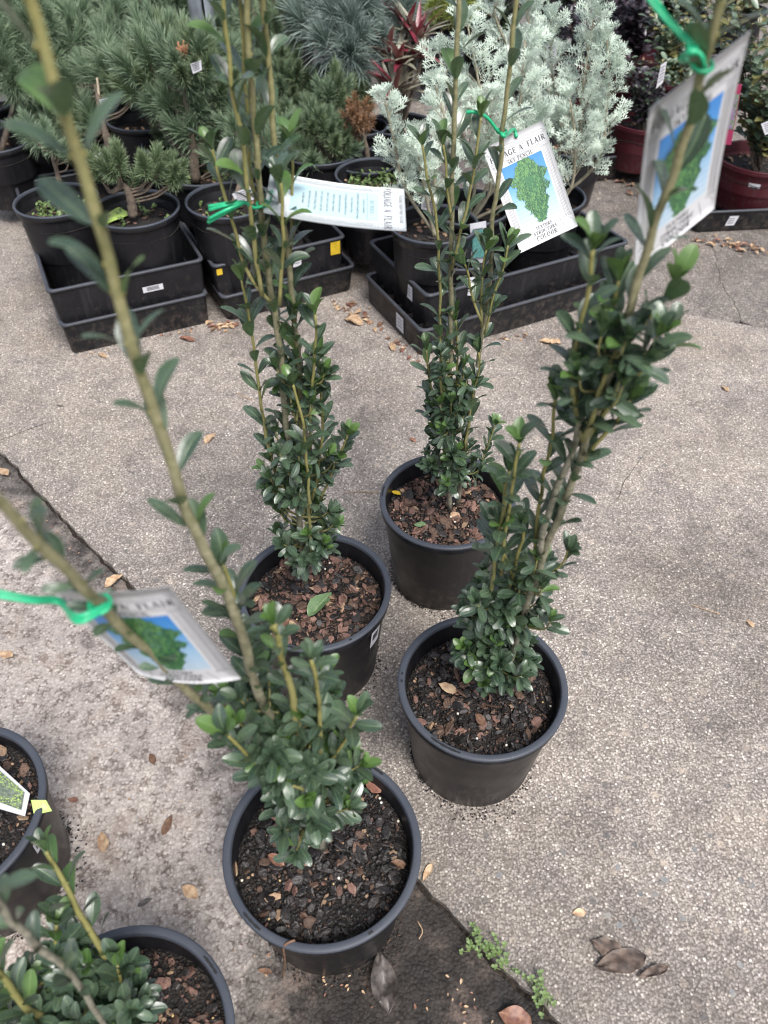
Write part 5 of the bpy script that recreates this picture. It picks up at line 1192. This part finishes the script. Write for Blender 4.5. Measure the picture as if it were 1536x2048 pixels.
for i, (u, v, lb, kd) in enumerate(((1250, -20, 'backmost purple shrub at the top right', ('purple',)), (1360, -30, 'backmost mixed green shrub left of the tilted tag top', ('camellia', 'purple')), (1480, -35, 'backmost green shrub in the top right corner', ('camellia', 'camellia_warm')), (1120, -30, 'backmost dark shrub behind the tall silver column', ('purple', 'camellia')))):
    q_ = at(u, v+60, .2); shrub(lb, (q_.x, q_.y, 0), .22, .13, .1, [(u-60, v-10, 0), (u-25, v+5, 0), (u+10, v-20, 0), (u+45, v, 0), (u+75, v-10, 0), (u-40, v+30, -.1), (u, v+35, -.1), (u+40, v+30, -.1)], kd, 520+i, mat='pot', rim='rim', ls=.05, limit=150, group='shrubs in the back row')
pf_ = at(1420, 60, .285)
shrub('leafy green shrub near the dark trays at the top right', (pf_.x, pf_.y, .0), .22, .12, .095, [(1400, -20, 0), (1440, 0, 0), (1380, 0, 0), (1470, -10, 0), (1500, 0, 0), (1530, -20, .1)], ('camellia', 'camellia_warm'), 506, mat='pot', rim='rim', group=None)
pgx = at(1000, 20, .285)
shrub('dark leafy shrub at the top behind the silver plants', (pgx.x, pgx.y, .0), .22, .12, .095, [(1000, -30, 0), (960, -10, 0), (1060, 0, 0), (930, -20, 0), (1100, -30, 0)], ('camellia', 'purple'), 507, mat='pot', rim='rim', group=None)
# magenta picture label in the burgundy pot
LP = [aty(u, v, 2.52) for u, v in ((1462, 168), (1484, 168), (1462, 290), (1438, 288))]
rt = flag_label('plant_label', 'magenta label with violet flower picture standing in the burgundy pot', LP, 'magenta', False)
f_ = lambda s, t, o=.0012: LP[0].lerp(LP[1], s).lerp(LP[3].lerp(LP[2], s), t)+Vector((0, -o, o*.3))
mb = MB(); mb.add([f_(.06, .16), f_(.94, .16), f_(.94, .74), f_(.06, .74)], [(0, 1, 2, 3)]); mb.obj('picture', [M['photo_bg']], rt, False)
mb = MB(); rnd = random.Random(3)
for i in range(60):
    s, t = .5+rnd.gauss(0, .14), rnd.uniform(.24, .72); e = .05; mb.add([f_(s-e, t, .002), f_(s, t-e*.35, .002), f_(s+e, t, .002), f_(s, t+e*.35, .002)], [(0, 1, 2, 3)])
mb.obj('flower_print', [M['violet']], rt, False)
flag_label('plant_label', 'white barcode label hanging in the right edge shrub', [aty(u, v, 2.5) for u, v in ((1522, 248), (1550, 236), (1556, 262), (1530, 270))])
flag_label('plant_label', 'slim white label leaning in the pale shrub above the tilted tag', [aty(u, v, 2.75) for u, v in ((1322, 130), (1334, 122), (1326, 165), (1312, 178))])

# ------------------------------------------------------------------ labels in the left edge pot
P6 = [at(u, v, .235) for u, v in ((-70, 1520), (-14, 1508), (57, 1588), (52, 1630))]
P6 = [at(-60, 1600, .25), at(-60, 1478, .25), at(60, 1587, .220), at(50, 1632, .220)]
rt = flag_label('plant_label', 'white edged label with light green foliage picture lying across the left edge pot rim', P6, 'card', False)
g_ = lambda s, t, o=.0022: P6[0].lerp(P6[1], s).lerp(P6[3].lerp(P6[2], s), t)+Vector((0, 0, o))
mb = MB(); mb.add([g_(.12, .02), g_(.90, .02), g_(.86, .93), g_(.16, .93)], [(0, 1, 2, 3)]); mb.obj('picture', [M['photo_bg']], rt, False)
mb = MB(); rnd = random.Random(3)
for i in range(700):
    s, t = rnd.uniform(.14, .88), rnd.uniform(.03, .9); e = rnd.uniform(.01, .03); o_ = .0027+i*2e-7; a_ = rnd.uniform(0, 3)
    mb.add([g_(s-e*math.cos(a_), t-e*math.sin(a_), o_), g_(s+e*.3, t-e*.3, o_), g_(s+e*math.cos(a_), t+e*math.sin(a_), o_), g_(s-e*.3, t+e*.3, o_)], [(0, 1, 2, 3)])
mb.obj('foliage_print', [M['lime']], rt, False)
flag_label('plant_label', 'pale lime end of a label poking out over the left edge pot', [at(62, 1600, .216), at(92, 1600, .214), at(104, 1622, .206), at(68, 1630, .210)], 'lime', False)

# ------------------------------------------------------------------ fallen leaves
def dry_leaf_mesh(seed, curl=.5, wd=.42, crumple=.08, nl=10, nw=6):
    rnd = random.Random(seed); V = []; UV = []; fx = rnd.uniform(-.3, .3)
    for i in range(nl+1):
        t = i/nl; w_ = wd*.5*max(.03, math.sin(PI*t**.8)**.8)
        for j in range(nw+1):
            s = j/nw*2-1; x = s*w_*(1+.12*noise.noise(Vector((t*6, s*2, seed)))); z = curl*abs(s)**1.4*w_*(.8+.5*math.sin(t*5+seed))+.12*math.sin(PI*t)*fx+crumple*noise.noise(Vector((t*5, s*3, seed*1.7)))
            V.append((x+fx*.12*t*t, t-.5, z)); UV.append((j/nw, t))
    mn = min(v[2] for v in V); V = [(x, y, z-mn) for x, y, z in V]
    return mesh('dry_leaf', V, [(i*(nw+1)+j, i*(nw+1)+j+1, (i+1)*(nw+1)+j+1, (i+1)*(nw+1)+j) for i in range(nl) for j in range(nw)], None, uv=UV)
def fallen(u, v, size, rz, mat, label, seed, z=.001, curl=.5, wd=.42, crumple=.08, name='fallen_leaf', tilt=0.0, group='dry leaves scattered on the concrete'):
    me = dry_leaf_mesh(seed, curl, wd, crumple); me.materials.append(M[mat])
    p = at(u, v, z); o = link(name, me, None, None, Matrix.LocRotScale(p, (Matrix.Rotation(RAD(rz), 3, 'Z') @ Matrix.Rotation(tilt, 3, 'X')).to_quaternion(), Vector((size,)*3)))
    tag(o, label, 'fallen leaf', group); return o
FL = [
 (768, 1965, .078, 8, 'dry_grey', 'large dark decayed leaf lying on wet slab below the nearest pot', 1, 1.0, .46, .16),
 (380, 1785, .030, 60, 'dry_tan', 'cream curled leaf on the concrete left of the nearest pot', 2, .8, .6, .12),
 (207, 1685, .034, 20, 'dry_tan', 'pale tan leaf on flaking concrete right of the left edge pot', 3, .7, .5, .1),
 (335, 1650, .034, -15, 'dry_brown', 'flat brown pointed leaf on the flaking concrete slab', 4, .2, .4, .05),
 (228, 1162, .042, -40, 'dry_tan', 'tan leaf lying on the slab joint just above the low left tag', 5, .5, .5, .08),
 (420, 878, .042, -25, 'dry_tan', 'light tan leaf behind the nearest holly stem on the main slab', 6, .5, .45, .1),
 (8, 945, .04, 50, 'dry_tan', 'pinkish leaf at the left edge where the joint begins', 7, .4, .5, .1),
 (12, 1310, .034, 70, 'dry_tan', 'brown leaf at the left edge beside the low left tag', 8, .5, .5, .1),
 (855, 1745, .030, 150, 'dry_tan', 'thin tan curl on the slab edge right of the nearest pot', 9, .9, .35, .1),
 (1158, 1826, .020, 95, 'dry_tan', 'small orange tan leaf alone on the lower right slab', 10, .4, .6, .05),
 (305, 1875, .026, 20, 'dry_red', 'pinkish leaf above the bottom left pot rim', 11, .5, .5, .1),
 (430, 1955, .034, 10, 'dry_brown', 'reddish brown leaf to the right of the bottom left pot', 12, .5, .4, .08),
 (530, 1942, .020, 80, 'dry_brown', 'small orange brown leaf under the nearest pot front', 13, .3, .4, .05),
 (146, 1600, .018, 80, 'dry_red', 'small russet leaf between the left edge pot and nearest holly', 14, .4, .5, .08),
 (290, 1805, .022, -60, 'dry_grey', 'dark shrivelled leaf left of the nearest pot', 15, .9, .4, .1),
 (305, 1518, .022, 30, 'dry_brown', 'small brown chip like leaf in the middle of the left slab', 16, .5, .5, .08),
 (1030, 2040, .045, 70, 'dry_red', 'torn red brown leaf at the bottom edge on the wet dark slab', 17, .3, .7, .12),
 (1450, 778, .028, 20, 'dry_tan', 'small tan leaf alone at the right on the main slab', 18, .6, .45, .08),
 (825, 880, .022, 40, 'dry_red', 'small russet leaf just behind the rear holly pot', 19, .4, .5, .1),
 (680, 1830, .001, 0, 'dry_tan', None, 20, .4, .5, .1),
 (1100, 685, .060, 80, 'dry_tan', 'crumpled tan leaf against the wide tray front', 21, .7, .5, .14),
 (375, 680, .050, 75, 'dry_red', 'reddish leaf at the base of the leftmost front tray', 22, .6, .4, .1),
 (205, 712, .035, 60, 'dry_tan', 'pale leaf at the front corner of the leftmost tray', 23, .5, .4, .12),
 (707, 645, .060, 60, 'dry_tan', 'broad crumpled tan leaf in the gap between the trays', 24, .6, .6, .15),
 (785, 695, .040, 10, 'dry_tan', 'tan leaf beside the lower left side of the wide tray', 25, .6, .5, .12),
 (1300, 1175, .001, 0, 'dry_tan', None, 26, .4, .5, .1),
 (120, 812, .022, 75, 'dry_grey', 'small black leaf fragment on the slab at left', 27, .4, .35, .05),
 (1480, 500, .034, 60, 'dry_red', 'russet leaf by the right edge tray base', 28, .5, .5, .1),
 (1425, 490, .026, 10, 'dry_tan', 'small tan leaf between tilted tag and right edge tray', 29, .5, .5, .1),
 (1500, 1248, .02, 30, 'dry_tan', 'tiny yellow tan leaf at the right edge of the main slab', 30, .5, .5, .1)]
for u, v, s, rz, mt, lb, sd_, cu, wd, cr_ in FL:
    if lb: fallen(u, v, s, rz, mt, lb, sd_, curl=cu, wd=wd, crumple=cr_)
fallen(1215, 1900, .048, 60, 'dry_rot', 'crumpled brown leaf, upper of the decaying heap on the lower right slab', 40, curl=.4, wd=.6, crumple=.16)
fallen(1240, 1925, .075, 100, 'dry_rot', 'long rotting leaf, lower of the decaying heap on the lower right slab', 41, curl=.35, wd=.42, crumple=.14)
fallen(1305, 1945, .045, 105, 'dry_rot', 'dark leaf scrap trailing right from the decaying heap', 42, curl=.3, wd=.3, crumple=.15)
# leaves lying in the pots
fallen(640, 1210, .062, -35, 'drygreen', 'green glossy leaf lying on the bark in the pot left of centre', 50, z=.180, curl=.6, wd=.45, crumple=.1, group=None)
fallen(572, 1242, .024, -10, 'dry_red', 'orange brown leaf beside the green leaf in the left of centre pot', 51, z=.182, curl=.4, wd=.45, group=None)
fallen(585, 1252, .024, 30, 'dry_tan', 'tan leaf right beside the orange brown one in the left of centre pot', 52, z=.182, curl=.4, wd=.5, group=None)
fallen(552, 1722, .026, 60, 'dry_red', 'folded orange brown leaf on black bark in the nearest pot', 53, z=.183, curl=1.7, wd=.5, crumple=.2, group=None)
fallen(797, 1727, .020, 80, 'dry_brown', 'dark oval leaf at the right inside of the nearest pot', 54, z=.183, curl=.4, wd=.45, group=None)
fallen(470, 1738, .024, 8, 'dry_tan', 'tan husk at the left inside of the nearest pot', 55, z=.183, curl=.9, wd=.35, group=None)
fallen(745, 1572, .030, 50, 'dry_red', 'large red bark flake at the back of the nearest pot', 56, z=.183, curl=.2, wd=.6, group=None)
fallen(792, 986, .020, 60, 'dry_tan', 'yellow leaf at the left inside of the rear holly pot', 57, z=.182, curl=.3, wd=.5, group=None).data.materials[0] = M['yellow']
fallen(840, 1050, .022, 90, 'drygreen', 'small green leaf at the front of the rear holly pot', 58, z=.182, curl=.3, wd=.6, group=None)
fallen(895, 1376, .030, 60, 'dry_tan', 'pinkish bark flake at the left of the right hand pot', 59, z=.183, curl=.2, wd=.55, group=None)
fallen(960, 1440, .022, 30, 'dry_brown', 'brown leaf scrap under the foliage of the right hand pot', 60, z=.183, curl=.8, wd=.6, group=None)
# dry straw hooked over the rim of the nearest pot
mb = MB(); tube(mb, catmull([at(590, 1880, .214), at(572, 1888, .212), at(567, 1900, .200), at(570, 1925, .15), at(565, 1955, .08)], 5), lambda t: .0016*(1.1-.5*abs(t-.3)), 5)
tag(mb.obj('dry_straw', [M['dry_brown']]), 'dry brown straw hanging over the front rim of the nearest pot', 'dry stem')
for (pts, lb) in (([(690, 985), (720, 984), (758, 985)], 'pale straw on the slab left of the rear holly pot'), ([(472, 785), (490, 794), (505, 800)], 'short pale stalk on the slab between holly stems'), ([(1385, 1210), (1400, 1215), (1440, 1228)], 'tiny twig on the right of the main slab'), ([(835, 1842), (845, 1862), (838, 1878)], 'bent straw on the wet slab right of the nearest pot')):
    mb = MB(); tube(mb, catmull([at(u, v, .003) for u, v in pts], 4), .0009, 5); tag(mb.obj('twig', [M['dry_tan']]), lb, 'twig')
# litter caught between the trays: more scraps than can be counted
items = []; rnd = random.Random(77); lm = [dry_leaf_mesh(300+i, .7, .5, .15, 5, 4) for i in range(4)]
def scat(u0, v0, u1, v1, n, spread, s0=.008, s1=.03):
    for i in range(n):
        t = rnd.random(); p = at(u0+(u1-u0)*t+rnd.gauss(0, spread), v0+(v1-v0)*t+rnd.gauss(0, spread*.5), .001); s = rnd.uniform(s0, s1)
        items.append((rnd.choice(lm), Matrix.LocRotScale(p, Matrix.Rotation(rnd.uniform(0, 6), 3, 'Z').to_quaternion(), Vector((s, s, s))), rnd.choice((0, 0, 1, 2)), 0))
scat(430, 660, 460, 650, 22, 12); scat(690, 610, 740, 650, 34, 14); scat(150, 715, 400, 655, 20, 6, .004, .015); scat(860, 715, 1180, 640, 30, 6, .004, .016); scat(740, 640, 830, 720, 14, 8); scat(1380, 480, 1536, 500, 40, 14, .01, .03); scat(1240, 330, 1270, 380, 30, 16, .01, .03)
scat(30, 1000, 240, 1180, 26, 12, .003, .010); scat(900, 1990, 1000, 2040, 20, 40, .003, .008); scat(480, 1900, 800, 2010, 26, 34, .003, .007); scat(200, 1400, 420, 1800, 30, 90, .002, .006)
o = join_stuff('leaf_litter', items, [M['dry_tan'], M['dry_brown'], M['dry_red']], None); o['label'] = 'dry leaf scraps gathered along tray bases and the slab joint'
# potting mix spilt round each pot's foot, added to stand for contact shade
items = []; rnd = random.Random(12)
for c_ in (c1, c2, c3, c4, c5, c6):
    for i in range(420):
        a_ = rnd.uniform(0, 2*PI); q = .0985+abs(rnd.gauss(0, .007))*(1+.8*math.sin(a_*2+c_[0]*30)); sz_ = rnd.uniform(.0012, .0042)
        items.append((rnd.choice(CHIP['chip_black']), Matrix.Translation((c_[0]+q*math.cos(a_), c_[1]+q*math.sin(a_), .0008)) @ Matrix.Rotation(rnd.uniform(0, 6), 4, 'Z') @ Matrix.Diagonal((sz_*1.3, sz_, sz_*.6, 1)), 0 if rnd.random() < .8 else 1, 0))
o = join_stuff('contact_shade_soil', items, [M['chip_black'], M['chip_brown']], None); o['label'] = 'dark crumbs of spilt potting mix, added as contact shade round the feet of the pots'
# weeds in the joint
def weed(label, pts, seed):
    rnd = random.Random(seed); c = at(*pts[0]); root = empty('weed', c, label, 'weed', None); WORLD[root.name] = Matrix.Translation(c); st = MB()
    for (u, v) in pts:
        for k in range(6):
            b_ = at(u+rnd.gauss(0, 5), v+rnd.gauss(0, 4), 0); e = b_+Vector((rnd.gauss(0, .006), rnd.gauss(0, .006), rnd.uniform(.006, .016))); tube(st, [b_, e], .0005, 4, cap=False)
            for q in range(3):
                a_ = 2.1*q+rnd.uniform(0, 1); link('leaf', WEED, root, None, leaf_matrix(e, Vector((math.cos(a_), math.sin(a_), .2)), Vector((0, 0, 1)), rnd.uniform(.0034, .0055), 0, 1.2))
    st.obj('stalks', [M['weed']], root)
weed('clover like weed growing in the slab joint below the right hand pot', [(945, 1870), (955, 1885), (975, 1900), (998, 1890), (985, 1912), (942, 1902)], 1)
weed('second smaller clover like weed in the joint near the bottom edge', [(1065, 1970), (1072, 1990), (1085, 1998), (1088, 2010)], 2)
weed('tiny brownish weed seedling between the two clover like weeds', [(1010, 1938)], 3)
